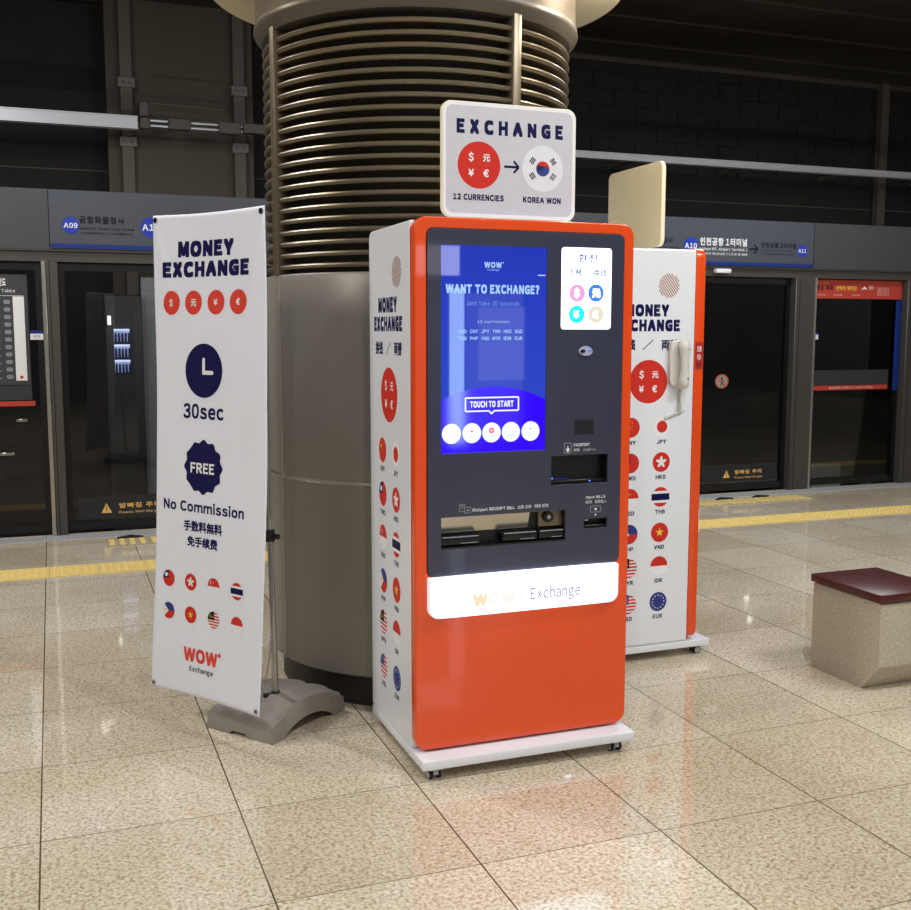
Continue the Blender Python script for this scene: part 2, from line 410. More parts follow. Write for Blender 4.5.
# ---- currency flags drawn in a disc
def flag(g, code, cx, cy, r, L=0, rim=True):
    C = circ(cx, cy, r, 32)
    R = M_red; W = M_wprint
    def band(y0, y1, m, l, x0=-1, x1=1): g.poly(clip([(cx+x0*r, cy+y0*r), (cx+x1*r, cy+y0*r), (cx+x1*r, cy+y1*r), (cx+x0*r, cy+y1*r)], C), m, l)
    if code == 'CNY':
        g.poly(C, R, L); g.poly(starpoly(cx-.35*r, cy+.3*r, .28*r), M_yel, L+1)
        for a in (60, 20, -20, -60): g.poly(starpoly(cx-.35*r+.5*r*math.cos(math.radians(a)), cy+.3*r+.5*r*math.sin(math.radians(a)), .09*r), M_yel, L+1)
    elif code == 'JPY':
        g.poly(C, M_offw, L); g.disc(cx, cy, .6*r, R, L+1)
    elif code == 'TWD':
        g.poly(C, R, L); band(0, 1, M_navy, L+1, -1, 0); g.poly(starpoly(cx-.4*r, cy+.4*r, .3*r, 12, .6), W, L+2)
    elif code == 'HKD':
        g.poly(C, R, L)
        for i in range(5):
            a = PI/2+2*PI*i/5; px, py = cx+.32*r*math.cos(a), cy+.32*r*math.sin(a)
            e = [(px+.3*r*math.cos(t)*math.cos(a)-.15*r*math.sin(t)*math.sin(a), py+.3*r*math.cos(t)*math.sin(a)+.15*r*math.sin(t)*math.cos(a)) for t in [2*PI*k/12 for k in range(12)]]
            g.poly(e, W, L+1)
    elif code == 'SGD':
        g.poly(C, M_offw, L); band(0, 1, R, L+1); g.disc(cx-.4*r, cy+.42*r, .2*r, W, L+2, n=16); g.disc(cx-.31*r, cy+.42*r, .17*r, R, L+3, n=16)
        for a in range(5): g.poly(starpoly(cx-.02*r+.12*r*math.cos(a*2*PI/5), cy+.42*r+.12*r*math.sin(a*2*PI/5), .05*r), W, L+3)
    elif code == 'THB':
        g.poly(C, M_offw, L); band(.6, 1, R, L+1); band(-1, -.6, R, L+1)
        g.rect(cx-1.04*r, cx+1.04*r, cy-.34*r, cy+.34*r, M_navy, L+1)
    elif code == 'PHP':
        g.poly(C, R, L); band(0, 1, M_blue, L+1)
        g.poly(clip([(cx-r, cy-r), (cx+.05*r, cy), (cx-r, cy+r)], C), W, L+2); g.disc(cx-.55*r, cy, .16*r, M_yel, L+3, n=12)
    elif code == 'VND':
        g.poly(C, R, L); g.poly(starpoly(cx, cy, .5*r), M_yel, L+1)
    elif code in ('MYR', 'USD'):
        g.poly(C, W, L)
        for k in range(6): band(-1+k*.34, -1+k*.34+.17, R, L+1)
        cm = M_kprint if code == 'MYR' else M_blue
        band(-.02, 1, cm, L+2, -1, .12)
        if code == 'MYR':
            g.disc(cx-.45*r, cy+.4*r, .2*r, M_yel, L+3, n=14); g.disc(cx-.38*r, cy+.4*r, .17*r, M_kprint, L+4, n=14); g.poly(starpoly(cx-.15*r, cy+.4*r, .14*r, 7), M_yel, L+4)
        else:
            for i in range(3):
                for j in range(3): g.poly(starpoly(cx-.62*r+.28*r*i, cy+.18*r+.24*r*j, .06*r), W, L+3)
    elif code == 'IDR':
        g.poly(C, M_offw, L); band(0, 1, R, L+1)
    elif code == 'EUR':
        g.poly(C, M_blue, L)
        for i in range(12): g.poly(starpoly(cx+.68*r*math.cos(2*PI*i/12), cy+.68*r*math.sin(2*PI*i/12), .11*r), M_wprint, L+1)

def currency_disc(g, cx, cy, r, m, L=0):
    g.disc(cx, cy, r, m, L, n=56)
    h = .27*r
    g.text('$', cx-.36*r, cy+.18*r, h*1.1, M_wprint, L+1, center=True, bold=.03)
    g.text('元', cx+.34*r, cy+.2*r, h*.95, M_wprint, L+1, center=True, bold=.03)
    g.text('¥', cx-.36*r, cy-.48*r, h*1.1, M_wprint, L+1, center=True, bold=.03)
    g.text('€', cx+.34*r, cy-.48*r, h*1.1, M_wprint, L+1, center=True, bold=.03)

# ------------------------------------------------------------------ tagging
def tag(o, label, cat, group=None):
    o['label'] = label; o['category'] = cat
    if group: o['group'] = group
    return o
def thing(name, label, cat, loc=(0, 0, 0), rz=0, group=None):
    o = bpy.data.objects.new(name, None); COL.objects.link(o); o.empty_display_size = 0.1
    o.location = loc; o.rotation_euler = (0, 0, rz)
    return tag(o, label, cat, group)
def struct(o): o['kind'] = 'structure'; return o
def kids(o): return [c for c in COL.objects if c.parent == o]
def copy_tree(o, parent=None):
    c = o.copy(); COL.objects.link(c); c.parent = parent
    for ch in kids(o): copy_tree(ch, c)
    return c

# ================================================================== THE STATION SHELL
X0, X1, Y0, PSD, YW = -9.0, 17.5, -7.5, 8.511, 12.2
b = MB(); b.box(X0, X1, Y0, PSD+.05, -0.1, 0.0, M_floor); struct(b.build('floor'))
b = MB(); b.box(X0, X1, PSD+.05, YW+.1, -1.2, -1.1, M_void); struct(b.build('floor_trackbed'))
b = MB(); b.box(X0, X1, PSD+.02, PSD+.05, -1.1, -0.1, M_paint); struct(b.build('wall_platform_edge'))
# ceiling with long shallow board strips
b = MB(); b.box(X0, X1, Y0, YW+.1, 4.95, 5.05, M_ceil)
for k in range(10):
    y = 3.0+k*.95
    b.box(X0, X1, y, y+.5, 4.92, 4.95, M_ceil)
struct(b.build('ceiling'))
b = MB(); b.box(X0, X1, YW, YW+.1, -1.1, 4.95, M_wall)
# horizontal slatted cladding on the upper part of the track wall
for k in range(7):
    z = 3.55+k*.2
    for j in range(26):
        x = 3.0+j*.62+(.31 if k % 2 else 0)
        b.box(x, x+.6, YW-.010-.004*((j*7+k*3) % 4), YW, z, z+.185, M_wall)
b.box(3.0, X1, YW-.06, YW, 4.86, 4.95, M_ceil)
b.box(X0, X1, YW-.012, YW, 3.22, 3.235, M_ceil)
struct(b.build('wall_track'))
b = MB(); b.box(X0-.1, X0, Y0, YW+.1, -1.1, 4.95, M_paint); struct(b.build('wall_left'))
b = MB(); b.box(X1, X1+.1, Y0, YW+.1, -1.1, 4.95, M_paint); struct(b.build('wall_right'))
b = MB(); b.box(X0, X1, Y0-.1, Y0, 0, 4.95, M_paint); struct(b.build('wall_behind'))
# steel threshold along the screen doors and the tactile paving
b = MB(); b.box(X0, X1, PSD-.2, PSD-.03, 0.0, 0.004, M_steel if False else mat('threshold_stone', (176, 176, 176), 0.3)); struct(b.build('trim_1'))
M_tact2 = mat('tactile_base_grey', (176, 166, 136), .5)
b = MB()
xs = -9.07
k = 0
while xs < X1-.3:
    w_ = .296 if True else .3
    b.box(xs, xs+w_, 7.05, 7.36, 0.0, 0.005, M_tact)
    if -.6 < xs < 8.4:
        for i in range(6):
            for j in range(6):
                b.cyl((xs+.03+i*.047, 7.085+j*.048, .004), (xs+.03+i*.047, 7.085+j*.048, .009), .012, .008, M_tact, n=6)
    xs += .30
struct(b.build('trim_tactile_warning_band'))
for i, (a0, a1) in enumerate(((.325, 1.55), (5.05, 6.56))):
    b = MB(); xs = a0
    while xs < a1:
        b.box(xs, min(a1, xs+.296), 7.93, 8.19, 0.0, 0.005, M_tact2)
        for j in range(4):
            if xs+.05+j*.072 > a1: break
            b.box(xs+.012+j*.072, xs+.050+j*.072, 7.945, 8.175, .005, .010, M_tact, .002, 1)
        xs += .30
    struct(b.build('trim_tactile_guide_%d' % (i+1)))

# ------------------------------------------------------------------ platform screen doors
hd = MB()
hd.box(X0, X1, PSD, PSD+.35, 2.134, 2.575, M_header, .006, 1)
hd.box(X0, X1, PSD+.02, PSD+.3, 2.052, 2.134, M_alu)
hd.box(X0, X1, PSD-.008, PSD, 2.128, 2.136, M_alu)
for xs in (-2.0, 0.018, 2.13, 4.76, 6.885, 9.0, 11.1, 13.2): hd.box(xs-.003, xs+.003, PSD-.0015, PSD+.002, 2.15, 2.57, M_void)
struct(hd.build('trim_screen_door_header'))
bar = MB()
for xm0, xm1 in ((-2.1, -1.986), (-.05, .064), (2.05, 2.29), (4.45, 4.69), (6.689, 6.932), (8.055, 8.30), (10.5, 10.75), (13, 13.25)):
    bar.box(xm0+.03, xm1, PSD, PSD+.18, 0, 2.052, M_alu, .004, 1)
    bar.box(xm0, xm0+.03, PSD-.012, PSD+.18, 0, 2.052, M_alul if xm0 < 1 else M_alu, .004, 1)
    if xm0 > 1: bar.box(xm1-.018, xm1+.004, PSD-.01, PSD+.1, 0, 2.052, M_alul)
    bar.box(xm0+.052, xm0+.058, PSD-.001, PSD+.01, 0, 2.052, M_void)
struct(bar.build('trim_screen_door_posts'))
def glazed(x0, x1, n, split=None):
    fr = MB(); xs = [x0]+([split] if split else [])+[x1]
    for a, c in zip(xs[:-1], xs[1:]):
        vs, fs = plate(rrect(a+.004, c-.004, .02, 2.05, 0), [rrect(a+.045, c-.045, .085, 1.99, .0)], .04)
        fr.addplate(vs, fs, M_black, lambda u, v, w_: (u, PSD+.07+w_, v))
    f = struct(fr.build('door_%d' % n))
    for a, c in zip(xs[:-1], xs[1:]):
        gb = MB(); gb.box(a+.04, c-.04, PSD+.085, PSD+.093, .08, 1.995, M_glass); gb.build('glass_pane', f)
    return f
d1 = glazed(-1.986, -.05, 1, -1.0)
d2 = glazed(.064, 2.05, 2, 1.05)
d3 = glazed(2.29, 4.45, 3, 3.4)
d4 = glazed(4.69, 6.689, 4, 5.68)
d5 = glazed(6.932, 8.055, 5)
d6 = glazed(8.30, 10.5, 6, 9.4)

M_sband = mat('frosted_band', (36, 36, 39), 0.4)
M_gold = mat('warning_gold_print', (232, 186, 104), 0.5, var=0)
M_banred = mat('red_notice_print', (186, 62, 48), 0.45, var=0.02)
def onglass(y=PSD+.084): return lambda u, v, w_: (u, y-w_, v)
# caution lettering at the bottom of the doors
def caution(xl, lab, ox=0):
    t = tag(None or bpy.data.objects.new('caution_decal', None), lab, 'decal'); COL.objects.link(t); t.location = (xl, PSD+.084, .11)
    g = G(); g.poly([(0, 0+.03), (.078, .03), (.039, .105)], M_gold, 0); g.rect(.036, .042, .052, .082, M_kprint, 1); g.rect(.036, .042, .040, .047, M_kprint, 1)
    g.build('warning_triangle', t, lambda u, v, w_: (u, -w_, v))
    g = G(); g.text('발빠짐 주의', .13, .065, .032, M_gold, x1=.45, bold=.02); g.build('caution_lettering', t, lambda u, v, w_: (u, -w_, v)); g = G(); g.text('Please, Mind the gap', .13, .02, .018, M_gold, x1=.45, bold=.01)
    g.build('caution_lettering', t, lambda u, v, w_: (u, -w_, v))
    return t
caution(.31, 'gold mind-the-gap warning on the dark glass left of the roll-up banner')
caution(5.99, 'gold mind-the-gap warning on the dark glass right of the rear kiosk')
g = G(); g.rect(.14, 1.0, .0, .17, M_sband)
struct(g.build('trim_glass_band_left', None, lambda u, v, w_: (u, PSD+.0845-w_, v+.10)))
g = G(); g.rect(5.755, 6.61, .0, .17, M_sband)
struct(g.build('trim_glass_band_right', None, lambda u, v, w_: (u, PSD+.0845-w_, v+.10)))
# no leaning symbol
g = G(); g.disc(0, 0, .052, mat('sticker_grey', (150, 146, 138), .5), 0); g.ring(0, 0, .04, .052, mat('prohibition_red', (176, 92, 72), .5), 1)
g.disc(0, .022, .008, M_kprint, 1, n=12); g.line((0, .012), (0, -.012), .012, M_kprint, 1); g.line((0, -.01), (.014, -.032), .006, M_kprint, 1); g.line((0, -.01), (-.014, -.032), .006, M_kprint, 1)
g.line((0, .008), (.022, .0), .005, M_kprint, 1); g.line((0, .008), (-.022, .0), .005, M_kprint, 1); g.line((-.03, .03), (.03, -.03), .008, mat('prohibition_red', (176, 92, 72)), 2)
o = g.build('prohibition_sticker', None, lambda u, v, w_: (u*1.45, -w_, v*1.3), loc=(5.945, PSD+.083, 1.07))
tag(o, 'small round no-leaning symbol on the dark door right of the rear kiosk', 'sticker')
# red notice strip at the top of the right hand pane
g = G(); g.rect(6.945, 8.045, 1.862, 2.045, M_banred)
g.text('현장 예매', 6.99, 1.945, .04, M_kprint, 1, x1=7.19, bold=.03); g.text('선택적 예약은', 7.22, 1.945, .038, M_yel, 1, x1=7.48, bold=.02)
g.text('미리 하세요', 7.0, 2.005, .018, M_gold, 1, x1=7.14, bold=0)
for xx in (7.0, 7.2, 7.42): g.text('안내 문의', xx, 1.89, .014, M_wprint, 1, x1=xx+.1, bold=0)
g.poly([(7.53, 1.95), (7.57, 1.985), (7.61, 1.95), (7.57, 1.962)], M_wprint, 1); g.text('출발', 7.625, 1.96, .03, M_wprint, 1, x1=7.68, bold=0)
for k in range(4): g.text('공항철도 열차 안내', 7.73, 1.965-.022*k, .011, M_wprint, 1, x1=7.88, bold=0)
o = g.build('notice_strip', None, lambda u, v, w_: (u-7.5, PSD+.006-PSD-w_, v-1.95), loc=(7.5, PSD+.06, 1.95))
tag(o, 'wide red notice strip across the top of the far right glass pane', 'notice')
g = G(); g.rect(7.01, 7.93, .962, 1.008, M_banred); g.text('출입문에 기대거나 손대지 마세요', 7.2, .976, .016, M_wprint, 1, x1=7.75, bold=0)
g.rect(7.01, 7.93, 1.012, 1.16, mat('grey_window_film', (52, 52, 56), .4), 0)
o = g.build('low_notice_strip', None, lambda u, v, w_: (u-7.5, -w_, v-1.0), loc=(7.5, PSD+.083, 1.0))
tag(o, 'thin red strip with grey film at waist height of far right glass pane', 'notice')
g = G(); g.rect(7.975, 8.045, .95, 1.85, M_signblue); o = g.build('blue_door_strip', None, lambda u, v, w_: (u-8, -w_, v-1.0), loc=(8, PSD+.065, 1.0))
tag(o, 'tall narrow blue strip along the right edge of far right pane', 'strip')
def small_label(x, z, lab):
    g = G(); g.rect(-.045, .045, -.035, .035, M_wprint); g.rect(-.045, .045, .01, .035, M_signblue, 1); g.text('문자', 0, -.02, .018, M_signblue, 1, center=True, bold=0)
    o = g.build('door_sticker', None, lambda u, v, w_: (u, -w_, v), loc=(x, PSD+.064, z)); tag(o, lab, 'sticker')
small_label(-.1, 1.512, 'small blue and white sticker beside the left steel post')
small_label(6.985, 1.5, 'small blue and white sticker beside the wide right steel post')
# left hand timetable board
t = thing('timetable_board', 'dark timetable board with white column behind the left glass edge', 'board', (-.55, PSD+.06, 1.14))
mb = MB(); mb.box(-.35, .40, 0, .02, 0, .815, mat('board_dark_grey', (58, 58, 62), .5), .004, 1); mb.build('panel', t)
g = G(); g.rect(.295, .372, .035, .655, M_wprint)
g.text('노선도', .17, .735, .045, M_wprint, 0, x1=.255, bold=.04); g.text('Time Table', .13, .685, .022, M_wprint, 0, x1=.315, bold=.01)
g.line((.0, .66), (.37, .66), .003, M_wprint)
for i in range(11): g.rect(.232, .276, .05+.055*i, .078+.055*i, M_gprint, 0, .01); g.text('%02d:%02d' % (5+i, (7*i) % 60), .238, .058+.055*i, .013, M_kprint, 1, x1=.270, bold=0)
for i in range(11): g.rect(-.30, .2, .05+.055*i, .056+.055*i, M_gprint, 0)
g.disc(.333, .06, .012, M_red, 1, n=12)
g.build('printed_schedule', t, lambda u, v, w_: (u, -w_, v))
g = G(); g.rect(-.5, .42, -.155, -.118, M_banred); g.rect(-.5, .40, -.11, 0, mat('grey_window_film', (52, 52, 56), .4))
o = g.build('low_notice_strip', None, lambda u, v, w_: (u, -w_, v), loc=(-.55, PSD+.066, 1.14)); tag(o, 'thin red strip with grey film under the timetable board at left', 'notice')
# grab handles seen behind the left pane
for i, (z, xa, xb, nm) in enumerate(((.63, -.42, -.29, 'handle'), (.88, -.27, -.19, 'latch'))):
    m_ = MB(); m_.box(xa, xb, -.012, .012, -.012, .012, M_steel, .004, 1); m_.box(xa, xa+.012, 0, .03, -.01, .01, M_steel); m_.box(xb-.012, xb, 0, .03, -.01, .01, M_steel)
    m_.build(nm, d1, loc=(0, PSD+.055, z))
# white lamp under the header
m_ = MB(); m_.box(-.08, .08, -.03, .03, -.02, .02, mat('white_lamp_housing', (235, 235, 235), .3), .008, 2)
o = m_.build('door_status_lamp', None, loc=(5.845, PSD-.02, 2.098)); tag(o, 'small white box lamp under the header right of rear kiosk', 'lamp')
# wayfinding signs on the header
def way_sign(x, lab):
    t = thing('station_name_sign', lab, 'sign', (x, PSD-.001, 2.15))
    m_ = MB(); m_.box(0, 2.09, -.006, 0, 0.0, .42, M_sign); m_.box(0, 2.09, -.008, -.006, .0, .032, M_signblue); m_.build('sign_plate', t)
    g = G(); K = lambda v: v
    g.disc(.147, .168, .060, M_signcirc, n=28); g.text('A09', .147, .15, .034, M_wprint, 1, center=True, bold=.02)
    g.text('공항화물청사', .205, .19, .042, M_kprint, 0, x1=.53, bold=.02); g.text('Incheon INT. Airport Cargo Terminal', .205, .14, .018, M_kprint, 0, x1=.60, bold=.01); g.text('仁川機場貨運站 仁川空港貨物庁舎', .212, .108, .013, M_kprint, 0, x1=.585, bold=0)
    g.disc(.722, .17, .078, M_signcirc, n=32); g.text('A10', .722, .148, .044, M_wprint, 1, center=True, bold=.03)
    g.text('인천공항 1터미널', .815, .185, .056, M_wprint, 0, x1=1.335, bold=.03); g.text('Incheon INT. Airport Terminal 1', .815, .135, .024, M_wprint, 0, x1=1.335, bold=.015); g.text('仁川机场 第1航站楼 仁川空港 第1旅客', .82, .095, .018, M_wprint, 0, x1=1.335, bold=0)
    g.line((1.355, .158), (1.445, .158), .014, M_kprint); g.line((1.45, .158), (1.41, .198), .014, M_kprint); g.line((1.45, .158), (1.41, .118), .014, M_kprint)
    g.text('인천공항 2터미널', 1.485, .178, .04, M_kprint, 0, x1=1.89, bold=.02); g.text('Incheon INT. Airport Terminal 2', 1.49, .14, .017, M_kprint, 0, x1=1.87, bold=0); g.text('仁川机场 第2航站楼 仁川空港', 1.49, .11, .013, M_kprint, 0, x1=1.87, bold=0)
    g.disc(1.96, .155, .060, M_signcirc, n=28); g.text('A11', 1.96, .139, .032, M_wprint, 1, center=True, bold=.02)
    g.build('lettering', t, lambda u, v, w_: (u, -.008-w_, v))
way_sign(.021, 'grey station name sign on the header behind the banner at left')
way_sign(4.785, 'grey station name sign on the header behind the rear kiosk')
# black wedges at the thresholds
for x, lb in ((.40, 'small black wedge on the floor left of the banner'), (6.06, 'small black wedge on floor at door, the right one of two'), (5.66, 'small black wedge on floor just right of the rear kiosk')):
    m_ = MB(); m_.prism([(0, 0), (.19, 0), (.10, .07)], lambda a, c: (a, c, 0), lambda a, c: (a, c, .014), M_rubber)
    o = m_.build('rubber_wedge', None, loc=(x, 8.22, .0)); tag(o, lb, 'wedge', None)

# ------------------------------------------------------------------ far side of the track
def riser():
    t = thing('service_riser', 'wide brown riser panel with two conduits on track wall, upper left', 'riser', (.63, YW-.35, -1.1))
    m_ = MB(); m_.box(0, 1.50, 0, .35, 0, 6.05, M_panelb); m_.build('riser_panel', t)
    for x in (.13, 1.28):
        m_ = MB(); m_.box(x, x+.125, -.09, 0, 0, 6.05, M_duct, .006, 1); m_.build('conduit', t)
        for z in (5.12, 4.53):
            m_ = MB(); m_.box(x-.02, x+.15, -.11, -.0, z, z+.10, mat('clamp_grey', (104, 99, 90), .6), .004, 1); m_.cyl((x+.03, -.11, z+.05), (x+.03, -.12, z+.05), .012, .012, M_duct, 8); m_.cyl((x+.10, -.11, z+.05), (x+.10, -.12, z+.05), .012, .012, M_duct, 8)
            m_.build('bracket', t)
riser()
M_tray = mat('galvanised_tray', (205, 206, 210), 0.35, 0.3)
def busbar(x0, x1, z0, z1, y, lab, ends=None):
    t = thing('conductor_rail', lab, 'rail', (x0, y, z0))
    m_ = MB(); m_.box(0, x1-x0, 0, .09, 0, z1-z0, M_tray, .006, 1); m_.box(0, x1-x0, -.012, 0, 0, .012, M_tray); m_.box(0, x1-x0, -.012, 0, z1-z0-.012, z1-z0, M_tray); m_.build('beam', t)
    n_ = int((x1-x0)/1.6)+1
    for i in range(n_):
        x = .25+i*1.6
        if x > x1-x0-.1: break
        if x0+x > .4 and x0 < 0: break
        m_ = MB(); m_.box(x, x+.06, .09, YW-y-.03, .02, .07, M_duct); m_.build('support_arm', t)
    return t
TY = 11.4
busbar(-9.0, .90, 3.55, 3.675, TY, 'long pale overhead rail running off the left edge above the doors')
t = thing('rail_joint', 'row of grey couplings on overhead rail left of the column', 'coupling', (.915, TY, 3.545))
for x0, x1, z0, z1 in ((.0, .10, .01, .12), (.28, .50, .02, .13), (.78, 1.0, .01, .13), (1.03, 1.3, .03, .13)):
    m_ = MB(); m_.box(x0, x1, -.03, .08, z0, z1, mat('coupling_grey', (74, 69, 61), .5), .008, 1); m_.build('coupling_box', t)
for a_ in (((0, .02, .05), (1.3, .02, .05), .012), ((0, .02, .10), (1.3, .02, .10), .012), ((.0, .0, .27), (.85, .0, .25), .01)):
    m_ = MB(); m_.cyl(a_[0], a_[1], a_[2], a_[2], M_tray if a_[2] > .011 else M_duct, 8); m_.build('tie_rod', t)
m_ = MB(); m_.box(-.005, .09, -.05, .30, .125, .27, mat('coupling_grey', (104, 98, 88)), .01, 1); m_.build('hanger', t)
busbar(3.2, 17.0, 3.55, 3.63, TY, 'long bright overhead rail running right above the doors')
t = thing('wall_conduit', 'faint vertical conduit on dark track wall at the far right', 'conduit', (10.81, YW-.14, -1.1))
m_ = MB(); m_.box(0, .13, 0, .11, 0, 6.05, M_duct, .005, 1); m_.build('pipe', t)
# lit vending machine added across the track, standing in for spots in the glass
t = thing('display_cooler', 'small lit drinks cooler standing in for bright glass spots left of banner', 'cooler', (.67, 11.3, .0))
m_ = MB(); m_.box(-.16, .20, 0, .33, -1.1, 1.9, mat('cooler_body', (40, 42, 46), .5), .01, 1); m_.build('cabinet', t)
M_lit = mat('cooler_glow', (200, 215, 255), .5, emit=(150, 170, 235), estr=.75)
M_lit2 = mat('cooler_tube', (220, 230, 255), .5, emit=(215, 228, 255), estr=2.0)
for z in (1.43, 1.275, 1.12):
    m_ = MB(); m_.box(-.08, .07, -.015, 0, z, z+.11, M_lit); m_.box(-.08, .07, -.025, 0, z+.11, z+.13, M_lit2); sh = m_.build('lit_shelf', t)
    m_ = MB()
    for k in range(5): m_.cyl((-.065+.032*k, -.03, z), (-.065+.032*k, -.03, z+.09), .012, .009, mat('bottle_dark', (50, 60, 90), .3), 8)
    m_.build('bottles', sh)
m_ = MB(); m_.box(-.135, -.105, -.03, 0, 1.60, 1.69, mat('spot_glow', (255, 255, 255), .5, emit=(255, 255, 255), estr=4)); m_.build('bright_spot', t)  # glowing block stands in for one bright spot in the glass
M_pale = mat('pale_stand_in', (150, 150, 150), .6)  # pale box and bars put in as stand-ins for reflections in the glass
for nm, lb, cat, x, z, w_, h_ in (('reflected_box', 'pale square box standing in for a low reflection in far right pane', 'box', 9.75, -.72, .5, .42), ('reflected_bar', 'pale horizontal bar standing in for a high reflection in far right pane', 'bracket', 10.75, 1.5, .5, .07), ('reflected_bar', 'second pale bar standing in for a lower reflection in far right pane', 'bracket', 10.75, .75, .32, .07), ('cable_ledge', 'grey ledge low behind the glass right of the rear kiosk', 'ledge', 8.3, -.5, 1.0, .10)):
    m_ = MB(); m_.box(0, w_, 0, .12, 0, h_, M_pale, .01, 1); m_.box(w_*.4, w_*.6, .12, .26, h_*.3, h_*.7, M_duct)
    tag(m_.build(nm, None, loc=(x, YW-.29, z)), lb, cat)
t = thing('reflection_panel', 'tall pale grey panel standing in for a reflection left of the banner', 'cabinet', (.90, 11.75, -1.1))  # pale slab added behind the glass in place of a greyish reflection
m_ = MB(); m_.box(0, .75, 0, .08, .85, 3.2, mat('reflection_grey', (178, 178, 182), .6), .01, 1); m_.build('body', t)
m_ = MB(); m_.box(.03, .72, -.012, 0, .9, 3.1, mat('reflection_grey', (178, 178, 182)), .004, 1); m_.build('door_panel', t)

# ------------------------------------------------------------------ recessed downlights (things the floor glints come from)
def downlight(x, y, power, lab):
    t = thing('recessed_downlight', lab, 'lamp', (x, y, 4.86), 0, 'recessed downlights in the ceiling')
    m_ = MB(); m_.revolve([(.06, 0), (.085, -.0), (.09, .02), (.09, .09), (.06, .09)], M_alul, n=24, closed=True); m_.build('trim_ring', t)
    m_ = MB(); m_.cyl((0, 0, .0), (0, 0, .06), .04, .05, M_alul, 20); m_.build('lamp_holder', t)
    l = bpy.data.lights.new('downlight_lamp', 'POINT'); l.shadow_soft_size = .055; l.energy = power*6; l.color = (1, .97, .92)
    o = bpy.data.objects.new('downlight_lamp', l); COL.objects.link(o); o.parent = t; o.location = (0, 0, -.075)
for x, y, p in ((.93, -6.6, 14), (15.2, -3.5, 14), (14.2, -2.0, 14), (15.2, -2.1, 14), (-5, 1.5, 14), (6.5, -3, 14)):
    downlight(x, y, p, 'small round recessed downlight in the dark ceiling outside the view')

# lit panels behind the viewer which the kiosk screen mirrors
M_lb = mat('lightbox_white', (240, 245, 255), .4, emit=(235, 242, 255), estr=4.0)
m_ = MB(); m_.box(-.225, .225, -.05, .05, 0, .29, M_lb, .005, 1)
t = thing('hanging_light_sign', 'glowing hanging sign behind the viewer, mirrored in the kiosk screen', 'sign', (3.64, -3.4, 2.1)); m_.build('lightbox', t)
m_ = MB(); m_.cyl((-.2, 0, .29), (-.2, 0, 2.8), .01, .01, M_alu, 8); m_.cyl((.2, 0, .29), (.2, 0, 2.8), .01, .01, M_alu, 8); m_.build('suspension_rod', t)
t = thing('white_partition', 'pale freestanding partition behind the viewer, mirrored in the kiosk screen', 'partition', (4.45, -4.2, 0))
m_ = MB(); m_.box(-.45, .55, -.04, .04, .35, 1.95, M_white, .01, 1); m_.box(-.45, -.38, -.06, .06, 0, 2.0, M_alu); m_.box(.48, .55, -.06, .06, 0, 2.0, M_alu); m_.build('panel', t)
m_ = MB(); m_.box(-.05, .5, .045, .06, 1.0, 1.8, mat('sheet_glow', (200, 205, 215), .5, emit=(225, 232, 250), estr=.9)); m_.build('glow_sheet', t)  # glowing sheet added so the screen mirrors a paler area
t = thing('light_pillar', 'narrow glowing advertising pillar behind the viewer, mirrored in the screen', 'light pillar', (3.67, -3.0, 0))
m_ = MB(); m_.box(-.075, .075, .05, .09, .45, 1.95, mat('pillar_diffuser', (240, 245, 255), .4, emit=(190, 228, 255), estr=6.5)); m_.build('diffuser', t)
m_ = MB(); m_.box(-.1, .1, -.045, .08, 0, 2.0, M_alu); m_.build('frame', t)

# ================================================================== COLUMN
CX, CY, CR = 1.557, 4.62, .668
t = thing('station_column', 'massive round metal-clad column with louvered upper half', 'column', (CX, CY, 0))
m_ = MB(); m_.revolve([(.625, 0), (.625, .15)], M_plinth, n=128); m_.build('plinth', t)
m_ = MB(); m_.revolve([(.60, .132), (.668, .137), (.676, .144), (.676, .93), (.671, .934)], M_colgrey, n=128)
m_.revolve([(.671, .940), (.676, .944), (.676, 1.768), (.669, 1.778), (.60, 1.778)], M_colgrey, n=128); m_.build('cladding', t)
m_ = MB(); m_.revolve([(.670, .931), (.675, .931), (.675, .943), (.670, .943)], mat('joint_shine', (210, 204, 192), .25, .8), n=128); m_.build('joint_ring', t)
m_ = MB()
for a in (-166.5, -73.0, 17, 107):
    m_ = MB(); a = math.radians(a); m_.cyl((.6765*math.cos(a), .6765*math.sin(a), .14), (.6765*math.cos(a), .6765*math.sin(a), 1.775), .0035, .0035, mat('seam_light', (190, 184, 172), .35, .3), 8)
    m_.build('vertical_seam', t)
m_ = MB(); m_.revolve([(.612, 1.77), (.612, 2.9)], mat('core_brown', (58, 52, 44), .7), n=96); m_.build('inner_core', t)
m_ = MB(); NS = 21; Z0 = 1.806; DZ = .0458
for k in range(NS):
    z = Z0+k*DZ
    prof = [(.606, z+.002), (.650, z-.006), (.662, z-.008), (.669, z-.003), (.671, z+.003), (.667, z+.009), (.658, z+.011), (.606, z+.009)]
    m_.revolve(prof, M_slat, n=128, closed=True)
m_.build('louver_slats', t)
for a in (-169.5, -73.0, 107, 17):
    a = math.radians(a); c_, s_ = math.cos(a), math.sin(a)
    m_ = MB(); m_.box(.61, .682, -.020, .020, 1.778, 2.80, M_slat, .004, 2)
    m_.build('louver_strut', t, lambda x, y, z, c_=c_, s_=s_: (x*c_-y*s_, x*s_+y*c_, z))
m_ = MB(); m_.revolve([(.60, 2.762), (.672, 2.766), (.702, 2.80), (.706, 2.81), (.703, 2.83), (.696, 2.84), (.696, 3.0)], mat('collar_grey', (92, 86, 77), .4, .3), n=128); m_.build('collar', t)
